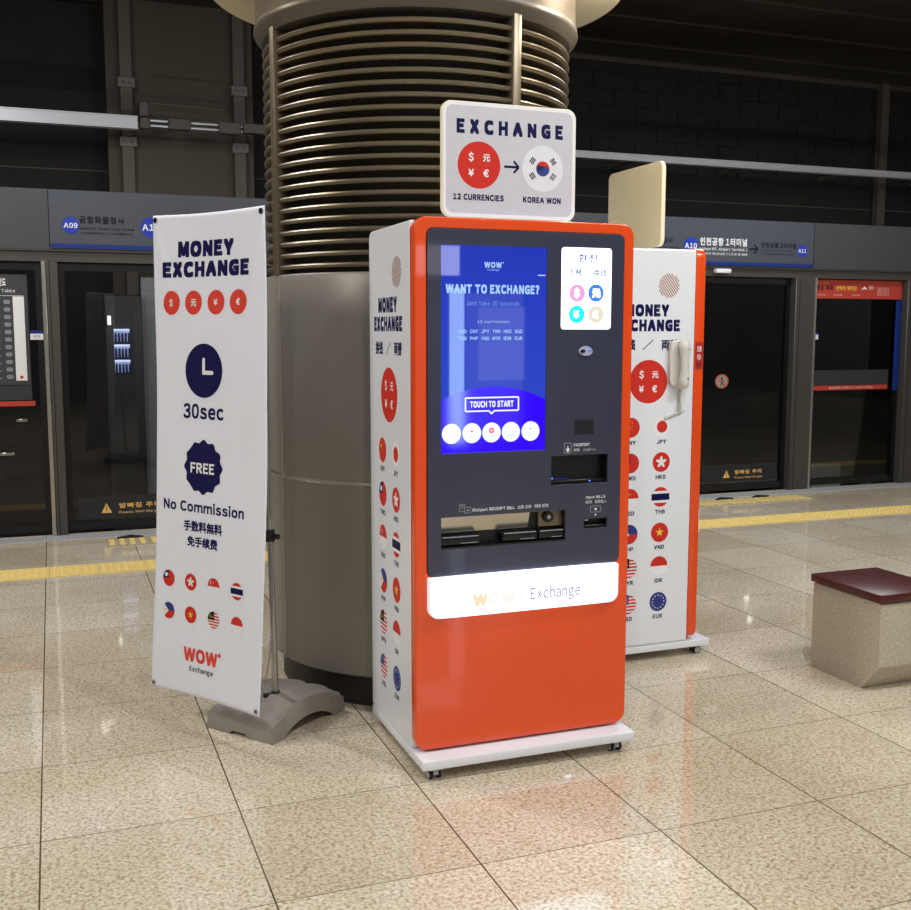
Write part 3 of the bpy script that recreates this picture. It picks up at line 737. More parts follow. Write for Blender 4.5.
m_ = MB(); m_.revolve([(.69, 2.995), (.88, 2.995), (.90, 3.0), (.90, 3.03), (.88, 3.04), (.5, 3.06), (.5, 4.94)], M_canopy, n=128); m_.build('canopy_disc', t)
def rim_lamp(x, y, z, power, lab):
    q = thing('rim_spotlight', lab, 'lamp', (x, y, z))
    dx, dy = CX-x, CY-y; d_ = math.hypot(dx, dy); dx /= d_; dy /= d_
    m_ = MB(); m_.cyl((0, 0, .0), (0, 0, .10), .045, .03, M_alu, 20); m_.build('housing', q)
    m_ = MB(); m_.cyl((0, 0, .05), (dx*(d_-.88), dy*(d_-.88), .05), .012, .012, M_alu, 10); m_.build('arm', q)
    m_ = MB(); m_.cyl((0, 0, -.004), (0, 0, .0), .038, .038, mat('lamp_face', (255, 250, 235), .3, emit=(255, 240, 210), estr=12), 20); m_.build('lens', q)
    l = bpy.data.lights.new('rim_lamp', 'POINT'); l.energy = power; l.color = (1, .88, .68); l.shadow_soft_size = .05
    o = bpy.data.objects.new('rim_lamp', l); COL.objects.link(o); o.parent = q; o.location = (0, 0, -.06)
rim_lamp(2.32, 4.0, 3.03, 22, 'warm spotlight on the canopy rim above the rear kiosk, outside the view')
rim_lamp(.40, 4.60, 3.10, 6, 'warm spotlight on the canopy rim above the banner, outside the view')

# ================================================================== KIOSK
W, DP, HT = .827, .543, 1.923
PROMPT = [(M_red, 'CNY', 1.11), (None, 'TWD', .947), (None, 'SGD', .79), (None, 'PHP', .617), (None, 'MYR', .46), (None, 'USD', .288)]
LEFT = ['CNY', 'TWD', 'SGD', 'PHP', 'MYR', 'USD']; RIGHT = ['JPY', 'HKD', 'THB', 'VND', 'IDR', 'EUR']
FZ = [1.110, .946, .783, .616, .457, .286]

def screen_material():
    m = bpy.data.materials.new('kiosk_display'); m.use_nodes = True
    n, l = nodes(m); b = n['Principled BSDF']
    b.inputs['Base Color'].default_value = (0.003, 0.004, 0.02, 1); b.inputs['Roughness'].default_value = .02
    b.inputs['Specular IOR Level'].default_value = .8
    tc = n.new('ShaderNodeTexCoord'); sx = n.new('ShaderNodeSeparateXYZ'); l.new(tc.outputs['Object'], sx.inputs[0])
    mr = n.new('ShaderNodeMapRange'); mr.inputs['From Min'].default_value = 1.13; mr.inputs['From Max'].default_value = 1.83; l.new(sx.outputs['Z'], mr.inputs['Value'])
    r = n.new('ShaderNodeValToRGB'); e = r.color_ramp.elements; e[0].position = 0; e[0].color = lin((48, 76, 205)); e[1].position = 1; e[1].color = lin((34, 56, 186))
    l.new(mr.outputs[0], r.inputs[0]); l.new(r.outputs[0], b.inputs['Emission Color']); b.inputs['Emission Strength'].default_value = .95
    return m
M_screen = screen_material()
M_arc = mat('display_violet', (10, 0, 40), .06, spec=1.0, emit=(48, 0, 255), estr=1.05, var=0)
M_dtext = mat('display_text', (60, 80, 120), .1, emit=(168, 208, 255), estr=.9, var=0)
M_dtext2 = mat('display_dim_text', (40, 60, 100), .1, emit=(110, 150, 235), estr=.9, var=0)
M_dwhite = mat('display_white', (20, 20, 24), .1, emit=(240, 246, 255), estr=1.15, var=0)
M_dred = mat('display_red', (200, 60, 90), .1, emit=(230, 80, 110), estr=.8, var=0)
M_dblue = mat('display_pale_blue', (120, 160, 230), .1, emit=(130, 175, 240), estr=.8, var=0)
M_litw = mat('backlit_white', (250, 250, 255), .3, emit=(238, 243, 255), estr=2.2, var=0)
M_lpink = mat('backlit_pink', (20, 20, 24), .3, emit=(250, 176, 232), estr=.95, var=0)
M_lblue = mat('backlit_blue', (20, 20, 24), .3, emit=(62, 132, 255), estr=1.1, var=0)
M_lcyan = mat('backlit_cyan', (20, 20, 24), .3, emit=(24, 252, 242), estr=1.15, var=0)
M_lcream = mat('backlit_cream', (20, 20, 24), .3, emit=(247, 240, 214), estr=.9, var=0)
M_ltext = mat('backlit_text', (20, 20, 24), .3, emit=(84, 112, 190), estr=.6, var=0)
M_llogo = mat('backlit_logo', (60, 50, 36), .3, emit=(255, 234, 196), estr=.92, var=0)
M_lword = mat('backlit_word', (40, 42, 50), .3, emit=(184, 190, 220), estr=.66, var=0)
def strip_material():
    m = bpy.data.materials.new('light_strip_acrylic'); m.use_nodes = True
    n, l = nodes(m); b = n['Principled BSDF']; b.inputs['Base Color'].default_value = (.85, .87, .9, 1); b.inputs['Roughness'].default_value = .3
    tc = n.new('ShaderNodeTexCoord'); sx = n.new('ShaderNodeSeparateXYZ'); l.new(tc.outputs['Object'], sx.inputs[0])
    a = n.new('ShaderNodeMath'); a.operation = 'SUBTRACT'; a.inputs[1].default_value = .41; l.new(sx.outputs['X'], a.inputs[0])
    c = n.new('ShaderNodeMath'); c.operation = 'ABSOLUTE'; l.new(a.outputs[0], c.inputs[0])
    mr = n.new('ShaderNodeMapRange'); mr.interpolation_type = 'SMOOTHSTEP'
    mr.inputs['From Min'].default_value = .22; mr.inputs['From Max'].default_value = .37; mr.inputs['To Min'].default_value = 1.7; mr.inputs['To Max'].default_value = .45
    l.new(c.outputs[0], mr.inputs['Value']); l.new(mr.outputs[0], b.inputs['Emission Strength'])
    b.inputs['Emission Color'].default_value = lin((232, 238, 255))
    return m
M_strip = strip_material()

def front(u, v, w_): return (u, -w_, v)
def side(u, v, w_): return (-w_, -u, v)          # left side panel, u = -(distance behind the front)

def kiosk():
    root = thing('exchange_kiosk', 'orange and white money exchange kiosk facing the viewer, its blue screen lit', 'kiosk', (0, 0, 0), 0)
    # cabinet: rounded in the side elevation
    vs, fs = plate(rrect(.05, DP, .08, HT-.006, [.011, .011, .034, .011], 8), [], W, .010)
    m_ = MB(); m_.addplate(vs, fs, M_white, lambda u, v, w_: (w_, u, v))
    cab = m_.build('cabinet', root)

    # orange front frame
    vs, fs = plate(rrect(0, W, .089, HT+.002, .045, 10), [rrect(.044, .787, .705, 1.887, [.026, .026, .022, .022])], .050, .005)
    m_ = MB(); m_.addplate(vs, fs, M_orange, lambda u, v, w_: (u, .05-w_, v)); m_.build('front_frame', root)
    # charcoal fascia with real openings
    holes = [rrect(.093, .484, 1.131, 1.834, .002), rrect(.539, .737, 1.553, 1.838, .012), rrect(.508, .734, 1.004, 1.107, .003), rrect(.093, .567, .800, .911, .003), rrect(.640, .735, .838, .874, .003)]
    vs, fs = plate(rrect(.0445, .7865, .7055, 1.8865, [.026, .026, .022, .022]), holes, .014, .0008)
    m_ = MB(); m_.addplate(vs, fs, M_dark, lambda u, v, w_: (u, .010-w_, v))
    m_.box(.045, .786, .0455, .0495, .706, 1.886, M_void); fa = m_.build('fascia', root)
    # display
    m_ = MB(); m_.box(.091, .486, .001, .02, 1.129, 1.836, M_screen); sc = m_.build('screen', root)
    g = G(.00015)
    # dome of violet
    pts = [(.093, 1.132), (.484, 1.132)]
    for i in range(25):
        u = .484-(.391)*i/24; pts.append((u, 1.358-.048*((u-.285)/.198)**2))
    g.poly(pts, M_arc)
    def BD(nm):
        nonlocal g
        g.build(nm, sc, lambda u, v, w_: (u, .001-w_, v)); g = G(.00015)
    BD('violet_dome')
    g.text('WOW', .252, 1.762, .017, M_dtext, 0, x1=.316, bold=.05); g.disc(.320, 1.779, .0025, M_dtext, n=8); g.text('Exchange', .262, 1.751, .006, M_dtext, 0, x1=.306, bold=0)
    BD('logo_lettering'); g.text('WANT TO EXCHANGE?', .113, 1.676, .026, M_dtext, 0, x1=.458, bold=.06); BD('headline_lettering')
    g.text('Just take 30 seconds', .185, 1.634, .015, M_dtext2, 0, x1=.382, bold=0); BD('subtitle_lettering')
    g.text('12 currencies', .225, 1.575, .009, M_dtext, 0, x1=.345, bold=0); BD('note_lettering')
    for r_, row in enumerate((['USD', 'CNY', 'JPY', 'TWD', 'HKD', 'SGD'], ['THB', 'PHP', 'VND', 'MYR', 'IDR', 'EUR'])):
        for k, c in enumerate(row): g.text(c, .158+.0415*k, 1.541-.024*r_, .011, M_dtext, 0, x1=.158+.0415*k+.029, bold=.02)
    BD('currency_list')
    for a, b_ in (((.183, 1.320), (.381, 1.320)), ((.183, 1.274), (.270, 1.274)), ((.290, 1.274), (.381, 1.274)), ((.183, 1.274), (.183, 1.320)), ((.381, 1.274), (.381, 1.320)), ((.270, 1.274), (.280, 1.264)), ((.280, 1.264), (.290, 1.274))):
        g.line(a, b_, .005, M_dwhite, 1)
    g.text('TOUCH TO START', .201, 1.288, .019, M_dwhite, 1, x1=.363, bold=.05)
    BD('touch_label')
    for k, u in enumerate((.132, .207, .280, .353, .428)):
        g.disc(u, 1.199, .0345, M_dwhite, 1, n=36)
        g.text(['$ 元', '日本語', '한국어', '简体 繁體', 'Others'][k], u-.013, 1.184, .006, M_dblue, 2, x1=u+.013, bold=0)
        if k == 1: g.disc(u, 1.205, .004, M_dred, 2, n=12)
        if k == 2: g.ring(u, 1.206, .004, .010, M_dred, 2, n=16)
        if k == 4: g.disc(u, 1.208, .003, M_gprint, 2, n=12)
        BD('language_button')
    g.rect(.450, .478, 1.737, 1.741, M_dtext); g.disc(.479, 1.740, .0025, M_dred, 1, n=10)
    BD('status_text')
    # backlit currency sign
    m_ = MB(); vs, fs = plate(rrect(.540, .736, 1.554, 1.837, .012), [], .012, .002)
    m_.addplate(vs, fs, M_litw, lambda u, v, w_: (u, .008-w_, v)); ls = m_.build('backlit_sign', root)
    g = G(.0003)
    BL = lambda nm: g.build(nm, ls, lambda u, v, w_: (u, -.004-w_, v))
    g.text('환전', .602, 1.790, .022, M_ltext, 0, x1=.682, bold=.02); BL('sign_lettering'); g = G(.0003); g.text('両替', .563, 1.742, .019, M_ltext, 0, x1=.618, bold=.02); BL('sign_lettering'); g = G(.0003); g.text('换钱', .660, 1.742, .019, M_ltext, 0, x1=.716, bold=.02); BL('sign_lettering')
    for cx, cy, m, s_ in ((.601, 1.680, M_lpink, '$'), (.675, 1.681, M_lblue, '元'), (.600, 1.606, M_lcyan, '¥'), (.675, 1.606, M_lcream, '€')):
        g = G(.0003); g.disc(cx, cy, .031, m, 0); g.text(s_, cx, cy-.012, .024, M_litw, 1, center=True, bold=.06); BL('currency_disc')
    # camera lens, sensor
    m_ = MB(); m_.cyl((0, -.004, 0), (0, -.012, 0), .017, .015, mat('lens_ring', (186, 188, 222), .25, .2), 28); m_.cyl((-.009, -.012, 0), (-.009, -.0135, 0), .006, .006, M_black, 14); m_.cyl((.008, -.012, .001), (.008, -.0135, .001), .004, .004, mat('lens_blue', (90, 120, 220), .1, emit=(90, 120, 230), estr=.3), 12)
    m_.build('camera_lens', root, lambda x, y, z: (.637+x*1.6, y, 1.477+z*1.05))
    m_ = MB(); m_.box(.598, .674, -.0045, -.0035, 1.181, 1.233, mat('sensor_window', (40, 41, 46), .15)); m_.build('sensor_window', root)
    # passport reader
    m_ = MB(); m_.box(.506, .736, .040, .044, 1.0, 1.11, M_black); m_.box(.506, .736, .004, .044, 1.0, 1.004, M_black); m_.box(.506, .508, .004, .044, 1.0, 1.11, M_black); m_.box(.734, .736, .004, .044, 1.0, 1.11, M_black); m_.box(.506, .736, .004, .044, 1.107, 1.111, M_black)
    m_.box(.51, .732, .012, .042, 1.004, 1.018, M_black, .003, 1); m_.box(.515, .585, .011, .013, 1.022, 1.024, mat('dim_blue_line', (30, 40, 90), .3, emit=(40, 60, 200), estr=.4))
    m_.cyl((.518, .010, 1.026), (.518, .008, 1.026), .0025, .0025, mat('blue_led', (80, 110, 255), .2, emit=(70, 110, 255), estr=3), 8)
    m_.cyl((.668, .010, 1.010), (.668, .008, 1.010), .0025, .0025, mat('blue_led', (0, 0, 0)), 8)
    m_.build('passport_reader', root)
    # bill input
    m_ = MB(); m_.box(.638, .737, .030, .034, .835, .877, M_black); m_.box(.640, .735, .006, .03, .838, .850, M_black, .003, 1); m_.box(.640, .735, .008, .03, .866, .874, M_black, .003, 1)
    m_.box(.648, .662, .005, .0065, .866, .870, M_wprint); m_.build('bill_slot', root)
    # output tray
    m_ = MB(); m_.box(.091, .569, .041, .044, .797, .914, M_black); m_.box(.091, .093, .003, .044, .797, .914, M_black); m_.box(.567, .569, .003, .044, .797, .914, M_black); m_.box(.091, .569, .003, .044, .911, .914, M_black)
    m_.box(.093, .567, -.002, .040, .799, .806, M_black); tr = m_.build('output_tray', root)
    m_ = MB(); m_.add([(.104, .036, .852), (.436, .036, .852), (.436, .018, .909), (.098, .018, .909)], [(0, 1, 2, 3)], M_steel); m_.box(.100, .436, .0365, .040, .851, .909, M_steel); m_.build('polished_flap', tr)
    m_ = MB(); m_.box(.474, .566, .026, .040, .852, .909, mat('bronze_plate', (138, 122, 100), .3, .5)); m_.cyl((.508, .026, .887), (.508, .012, .887), .021, .019, M_black, 24); m_.cyl((.508, .012, .887), (.508, .010, .887), .008, .008, M_steel, 14); m_.build('knob_plate', tr)
    for a, c in ((.094, .240), (.325, .460), (.466, .566)):
        m_ = MB(); m_.box(a, c, .004, .038, .812, .842, M_black, .004, 2); m_.box(a+.006, c-.006, .002, .006, .838, .841, M_gprint); m_.box(a+(c-a)*.5, c-.01, .002, .005, .8155, .8175, M_gprint); m_.build('tray_lip', tr)
    # labels on the fascia
    g = G(.0003)
    g.text('PASSPORT', .596, 1.139, .010, M_wprint, 0, x1=.660, bold=.02); g.text('护照', .596, 1.121, .009, M_wprint, 0, x1=.618, bold=0); g.text('パスポート', .632, 1.121, .008, M_wprint, 0, x1=.684, bold=0)
    g.rect(.557, .587, 1.115, 1.153, M_gprint, 0, .004); g.rect(.559, .585, 1.117, 1.151, M_dark, 1, .003); g.disc(.572, 1.128, .007, M_wprint, 2, n=14); g.line((.572, 1.116), (.572, 1.142), .003, M_wprint, 2)
    BF = lambda nm: g.build(nm, fa, lambda u, v, w_: (u, -.004-w_, v))
    BF('passport_label'); g = G(.0003)
    g.text('Output RECEIPT BILL', .208, .927, .010, M_wprint, 0, x1=.368, bold=.02); g.text('出票 出钞', .378, .927, .010, M_wprint, 0, x1=.432, bold=0); g.text('明細 紙幣', .443, .927, .010, M_wprint, 0, x1=.498, bold=0)
    for x0, x1_, y0, y1_ in ((.159, .180, .928, .955), (.178, .202, .922, .944)):
        g.rect(x0, x1_, y0, y1_, M_gprint, 0, .003); g.rect(x0+.0018, x1_-.0018, y0+.0018, y1_-.0018, M_dark, 1, .002)
    for k in range(3): g.line((.163, .951-.005*k), (.176, .951-.005*k), .0015, M_gprint, 2)
    g.disc(.190, .933, .004, M_gprint, 2, n=12)
    BF('output_label'); g = G(.0003)
    g.text('Input BILLS', .648, .948, .009, M_wprint, 0, x1=.726, bold=.02); g.text('纸币', .646, .930, .009, M_wprint, 0, x1=.672, bold=0); g.text('紙幣投入', .684, .930, .009, M_wprint, 0, x1=.732, bold=0)
    g.rect(.666, .708, .896, .920, M_gprint, 0, .003); g.rect(.668, .706, .898, .918, M_dark, 1, .002); g.disc(.687, .908, .005, M_wprint, 2, n=12); g.poly([(.682, .890), (.687, .882), (.692, .890)], M_wprint, 0)
    BF('input_label')
    # light strip
    vs, fs = plate(rrect(.042, .774, .563, .706, [.035, .035, .004, .004]), [], .034, .006)
    m_ = MB(); m_.addplate(vs, fs, M_strip, lambda u, v, w_: (u, .004-w_, v)); st = m_.build('light_strip', root)
    g = G(.0003); g.text('W', .205, .600, .036, M_llogo, 0, bold=.09); g.text('OW', .262, .600, .036, mat('backlit_faint', (40, 40, 40), .3, emit=(253, 249, 242), estr=.98), 0, bold=.09)
    g.build('logo_lettering', st, lambda u, v, w_: (u, -.031-w_, v))
    g = G(.0003); g.text('Exchange', .420, .604, .040, M_lword, 0, x1=.618, bold=.015); g.build('exchange_lettering', st, lambda u, v, w_: (u, -.031-w_, v))
    # side print
    g = G()
    for k in range(-5, 6):
        c = (-.194, 1.752); r = .054; o = k*.0103
        if abs(o) < r:
            h = math.sqrt(r*r-o*o); n_ = (math.cos(math.radians(38)), math.sin(math.radians(38))); d_ = (-n_[1], n_[0])
            g.line((c[0]+n_[0]*o-d_[0]*h, c[1]+n_[1]*o-d_[1]*h), (c[0]+n_[0]*o+d_[0]*h, c[1]+n_[1]*o+d_[1]*h), .0050, M_brown)
    g.build('hatched_circle', root, side)
    g = G()
    for st_, a_, z_, h_, e_ in (('MONEY', -.412, 1.618, .044, -.187), ('EXCHANGE', -.468, 1.551, .043, -.128)):
        g = G(); g.text(st_, a_, z_, h_, M_navy, 0, x1=e_, bold=.085); g.build('heading_lettering', root, side)
    g = G()
    g.text('换钱', -.455, 1.467, .036, M_navy, 0, x1=-.365, bold=.035); g.build('side_lettering', root, side); g = G(); g.line((-.325, 1.462), (-.270, 1.508), .004, M_navy); g.build('slash_mark', root, side); g = G(); g.text('両替', -.228, 1.467, .036, M_navy, 0, x1=-.140, bold=.035)
    g.build('side_lettering', root, side)
    g = G(); currency_disc(g, -.291, 1.318, .099, M_red); g.build('currency_emblem', root, side)
    for cu, codes in ((-.377, LEFT), (-.214, RIGHT)):
        for code, z in zip(codes, FZ):
            g = G(.00025); flag(g, code, cu, z, .046 if code != 'JPY' else .046); 
            fl = g.build('flag_sticker', root, side); g = G(.00025); g.text(code, cu, z-.078, .017, M_navy, 0, center=True, bold=.05); g.build('currency_code', fl, side)
    # base board and casters
    m_ = MB(); m_.box(0, W, -.077, DP, .046, .079, M_white, .004, 2); m_.build('base_board', root)
    for cx, cy in ((.055, -.045), (.765, -.045), (.055, .50), (.765, .50)):
        m_ = MB(); m_.box(cx-.022, cx+.022, cy-.022, cy+.022, .040, .046, M_castg); m_.box(cx-.009, cx+.009, cy-.012, cy+.026, .018, .042, M_castg, .004, 2)
        cs = m_.build('caster', root)
        m_ = MB()
        for s_ in (-1, 1):
            m_.cyl((cx+s_*.010, cy+.012, .0185), (cx+s_*.022, cy+.012, .0185), .0185, .0185, M_rubber, 20); m_.cyl((cx+s_*.022, cy+.012, .0185), (cx+s_*.0245, cy+.012, .0185), .016, .0145, M_castg, 18)
        m_.build('wheel', cs)
    # roof sign
    vs, fs = plate(rrect(.146, .658, 1.940, 2.333, .036, 8), [], .022, .005)
    m_ = MB(); m_.addplate(vs, fs, M_backer, lambda u, v, w_: (u, .155-w_, v)); m_.box(.25, .55, .139, .151, 1.915, 1.945, M_backer); sg = m_.build('roof_sign', root)
    g = G(.0004)
    g.poly(rrect(.149, .655, 1.943, 2.330, .034), mat('sign_rim_white', (238, 238, 240), .35), 0)
    g.poly(rrect(.161, .643, 1.955, 2.318, .026), mat('sign_face_grey', (205, 205, 212), .3, coat=.3), 1)
    def BS(nm):
        nonlocal g
        g.build(nm, sg, lambda u, v, w_: (u, .133-w_, v)); g = G(.0004)
    g.text('EXCHANGE', .203, 2.229, .040, M_navy, 2, x1=.608, bold=.08, track=.42)
    BS('sign_face')
    currency_disc(g, .283, 2.120, .080, M_red, 2); BS('currency_emblem')
    g.line((.378, 2.120), (.431, 2.120), .008, M_navy, 2); g.line((.434, 2.120), (.414, 2.140), .008, M_navy, 2); g.line((.434, 2.120), (.414, 2.100), .008, M_navy, 2)
    BS('arrow')
    g.disc(.527, 2.120, .080, mat('korea_disc', (226, 228, 234), .3), 2, n=48)
    K0 = (.527, 2.120); R_ = .026
    g.disc(K0[0], K0[1], R_, M_red, 3, n=40)
    a0 = math.radians(-25)
    rot = lambda x, y: (K0[0]+x*math.cos(a0)-y*math.sin(a0), K0[1]+x*math.sin(a0)+y*math.cos(a0))
    low = [rot(R_*math.cos(PI+PI*i/24), R_*math.sin(PI+PI*i/24)) for i in range(25)]
    low += [rot(R_/2+R_/2*math.cos(PI*i/12), R_/2*math.sin(PI*i/12)) for i in range(1, 13)]
    low += [rot(-R_/2+R_/2*math.cos(PI*i/12), -R_/2*math.sin(PI*i/12)) for i in range(1, 12)]
    g.add([(p[0], p[1], 5*g.step) for p in low], [], M_blue)
    bm = bmesh.new(); bvs = [bm.verts.new((p[0], p[1], 5*g.step)) for p in low]; fc = bm.faces.new(bvs); bmesh.ops.triangulate(bm, faces=[fc]); g.addbm(bm, M_blue)
    for ang, pat in ((145, '111'), (35, '010'), (-145, '101'), (-35, '000')):
        a = math.radians(ang); c = (K0[0]+.048*math.cos(a)*1.02, K0[1]+.046*math.sin(a)); d = (math.cos(a), math.sin(a)); e = (-d[1], d[0])
        for k, ch in enumerate(pat):
            o = (k-1)*.0065; q = (c[0]+d[0]*o, c[1]+d[1]*o)
            g.line((q[0]-e[0]*.011, q[1]-e[1]*.011), (q[0]+e[0]*.011, q[1]+e[1]*.011), .0042, M_kprint, 3)
            if ch == '0': g.line((q[0]-e[0]*.0012, q[1]-e[1]*.0012), (q[0]+e[0]*.0012, q[1]+e[1]*.0012), .0046, mat('korea_disc', (0, 0, 0)), 4)
    BS('flag_emblem')
    g.text('12 CURRENCIES', .188, 2.001, .018, M_navy, 2, x1=.378, bold=.055); BS('caption_lettering'); g.text('KOREA WON', .452, 2.001, .018, M_navy, 2, x1=.600, bold=.055); BS('caption_lettering')
    return root
K1 = kiosk(); K1.location = (1.132, 3.39, 0)
K2 = copy_tree(K1); K2.location = (2.829, 4.239, 0); K2.rotation_euler = (0, 0, PI/2)
K2['label'] = 'rear exchange kiosk turned sideways with a handset hanging on its white side'

# wall handset on the rear kiosk (world placement on the plane y = 4.239)
t = thing('wall_telephone', 'ivory slim telephone handset hanging on side of the rear kiosk', 'telephone', (2.682, 4.239, 1.295))
def xz(px, pz): return px-2.71, pz-1.29
m_ = MB(); vs, fs = plate(rrect(-.050, .030, .0, .210, .03), [], .024, .006)
m_.addplate(vs, fs, M_ivory, lambda u, v, w_: (u*.9-.0, -w_, v)); m_.build('cradle', t)
# handset: curved bar
bm = bmesh.new(); N = 17; rings = []
for i in range(N):
    s_ = i/(N-1); z = -.012+.225*s_
    wd = .021+.007*math.exp(-((s_-.12)/.14)**2)+.007*math.exp(-((s_-.88)/.14)**2)
    dp = .016+.010*math.exp(-((s_-.1)/.13)**2)+.010*math.exp(-((s_-.9)/.13)**2)
    if i in (0, N-1): wd *= .55; dp *= .6
    if i in (1, N-2): wd *= .88; dp *= .9
    yc = -.040-.012*math.sin(PI*s_)
    rings.append([bm.verts.new((.014+wd*math.cos(2*PI*k/16), yc+dp*math.sin(2*PI*k/16), z)) for k in range(16)])
for i in range(N-1):
    for k in range(16): bm.faces.new([rings[i][k], rings[i][(k+1) % 16], rings[i+1][(k+1) % 16], rings[i+1][k]])
bm.faces.new(rings[0][::-1]); bm.faces.new(rings[-1])
m_ = MB(); m_.addbm(bm, M_ivory, True); hs = m_.build('handset', t)
m_ = MB(); m_.box(.008, .036, -.066, -.062, .166, .171, M_gprint, .001, 1); m_.cyl((.022, -.065, .036), (.022, -.0685, .036), .004, .004, M_kprint, 10); m_.build('slot_and_button', hs)
pts = []
for i in range(100):
    s_ = i/99; z = -.012-.11*s_
    pts.append((.018+.004*s_+.007*math.cos(i*1.1), -.012+.007*math.sin(i*1.1), z))
m_ = MB(); m_.tube(pts, .0026, M_ivory, 6)
pts = []
for i in range(70):
    s_ = i/69; pts.append((.028-.075*s_+.004*math.cos(i*1.1), -.008+.005*math.sin(i*1.1), -.115-.028*s_+.004*math.cos(i*1.1)))
m_.tube(pts, .0028, M_ivory, 6)
m_.tube([(.022, -.012, -.118), (.045, -.01, -.110), (.040, -.008, -.118)], .0026, M_ivory, 6); m_.cyl((-.052, -.001, -.146), (-.046, -.010, -.142), .008, .006, M_ivory, 10)
m_.build('coiled_cord', t)
# red sticker on the orange edge
g = G(); g.rect(-.049, 0, 1.371, 1.496, mat('dark_red_sticker', (168, 40, 40), .4)); g.text('注意', -.040, 1.455, .020, M_wprint, 1, x1=-.010, bold=.02)
g.ring(-.025, 1.428, .010, .013, M_wprint, 1, n=18); g.line((-.033, 1.436), (-.017, 1.420), .004, M_wprint, 1); g.text('使用', -.038, 1.385, .016, M_kprint, 1, x1=-.012, bold=0)
o = g.build('warning_sticker', None, lambda u, v, w_: (u*.8-.006, -w_, v-1.43), loc=(2.829, 4.2385, 1.43)); tag(o, 'small dark red sticker on the orange edge of the rear kiosk', 'sticker')

# ================================================================== BANNER
BO = Vector((.316, 4.238, .154)); BY = -.979; BT = .043
AX = Vector((math.cos(BY), math.sin(BY), 0)); NN = Vector((-math.sin(BY), math.cos(BY), 0))
UP = Vector((0, 0, 1))*math.cos(BT)+NN*math.sin(BT); OUT = AX.cross(UP)
if OUT.dot(Vector((0, 0, 0))-BO) < 0: OUT = -OUT
BC = Vector((.78, 4.09, 0))
BW, BH = .60, 1.83
def cloth(u, v):
    e = .0
    e -= .024*math.sin(PI*min(1, max(0, v/BH)))
    e -= .006*math.sin(PI*min(1, max(0, u/BW)))
    e += .0012*math.sin(v*9+u*6)
    # folds running from the upper corners
    for cx in (0.0, BW):
        dx, dy = abs(u-cx), BH-v
        d = math.hypot(dx, dy)
        if d > 1e-4 and d < .5:
            an = math.atan2(dx, dy); e += .006*math.exp(-((an-.28)/.10)**2)*min(1, d/.06)*(1-d/.5)
    return e
def sag(u, v):      # top hem hangs a little between the eyelets
    return v-.006*math.sin(PI*min(1, max(0, u/BW)))*max(0, (v-1.5)/.33) if v > 1.5 else v+.006*math.sin(PI*min(1, max(0, u/BW)))*max(0, 1-v/.3)
def bmap(u, v, w_): return BO+AX*u+UP*sag(u, v)+OUT*(cloth(u, v)+w_)-BC
t = thing('banner_stand', 'tall white money exchange banner on a grey water-weighted stand', 'banner', tuple(BC))
M_cloth = mat('white_banner_vinyl', (234, 237, 248), .55, var=.01)
m_ = MB(); nu, nv_ = 48, 130
vs = [bmap(BW*i/nu, BH*j/nv_, 0) for j in range(nv_+1) for i in range(nu+1)]
fs = [(j*(nu+1)+i, j*(nu+1)+i+1, (j+1)*(nu+1)+i+1, (j+1)*(nu+1)+i) for j in range(nv_) for i in range(nu)]
m_.add(vs, fs, M_cloth, True); cl = m_.build('banner_sheet', t)
sol = cl.modifiers.new('thickness', 'SOLIDIFY'); sol.thickness = .0012; sol.offset = 0
def fine(g):        # densify long artwork so it follows the folds
    return g
def bprint(g, name):
    bm = bmesh.new(); bv = [bm.verts.new(v) for v in g.v]
    lay = bm.faces.layers.int.new('m')
    for f, k in zip(g.f, g.m):
        try: q = bm.faces.new([bv[i] for i in f]); q[lay] = k
        except Exception: pass
    big = [f for f in bm.faces if len(f.verts) > 4 or f.calc_area() > 2e-5]
    bmesh.ops.triangulate(bm, faces=big)
    for it in range(4):
        ed = [e for e in bm.edges if e.calc_length() > .014]
        if not ed: break
        bmesh.ops.subdivide_edges(bm, edges=ed, cuts=1)
        bmesh.ops.triangulate(bm, faces=[f for f in bm.faces if len(f.verts) > 4])
    bm.verts.index_update()
    g.v = [(v.co.x-.031*math.sin(PI*min(1, max(0, v.co.y/BH))), v.co.y, v.co.z) for v in bm.verts]; g.f = [[v.index for v in f.verts] for f in bm.faces]; g.m = [f[lay] for f in bm.faces]; g.smooth = [False]*len(g.f); bm.free()
    return g.build(name, cl, lambda u, v, w_: bmap(u, v, w_+.0014))
M_bnavy = mat('banner_navy_print', (24, 22, 76), .6, var=0, spec=.15)
g = G(.0006); g.text('MONEY', .149, 1.676, .048, M_bnavy, 0, x1=.447, bold=.085); bprint(g, 'heading_lettering'); g = G(.0006); g.text('EXCHANGE', .069, 1.601, .047, M_bnavy, 0, x1=.529, bold=.085); bprint(g, 'heading_lettering')
for u, s_ in ((.112, '$'), (.231, '元'), (.352, '¥'), (.471, '€')):
    g = G(.0006); 
    for rr in (1,): g.disc(u, 1.5, .045, M_redb, 0)
    g.text(s_, u, 1.489, .022, M_wprint, 1, center=True, bold=.04); bprint(g, 'currency_disc')
g = G(.0006); g.disc(.290, 1.247, .101, M_bnavy, 0, n=64); g.line((.290, 1.240), (.290, 1.288), .015, M_wprint, 1); g.line((.283, 1.240), (.336, 1.240), .015, M_wprint, 1); g.disc(.290, 1.288, .0075, M_wprint, 1, n=14); g.disc(.336, 1.240, .0075, M_wprint, 1, n=14); bprint(g, 'clock_emblem')
g = G(.0006); g.text('30sec', .181, 1.068, .052, M_bnavy, 0, x1=.400, bold=.03); bprint(g, 'duration_lettering')
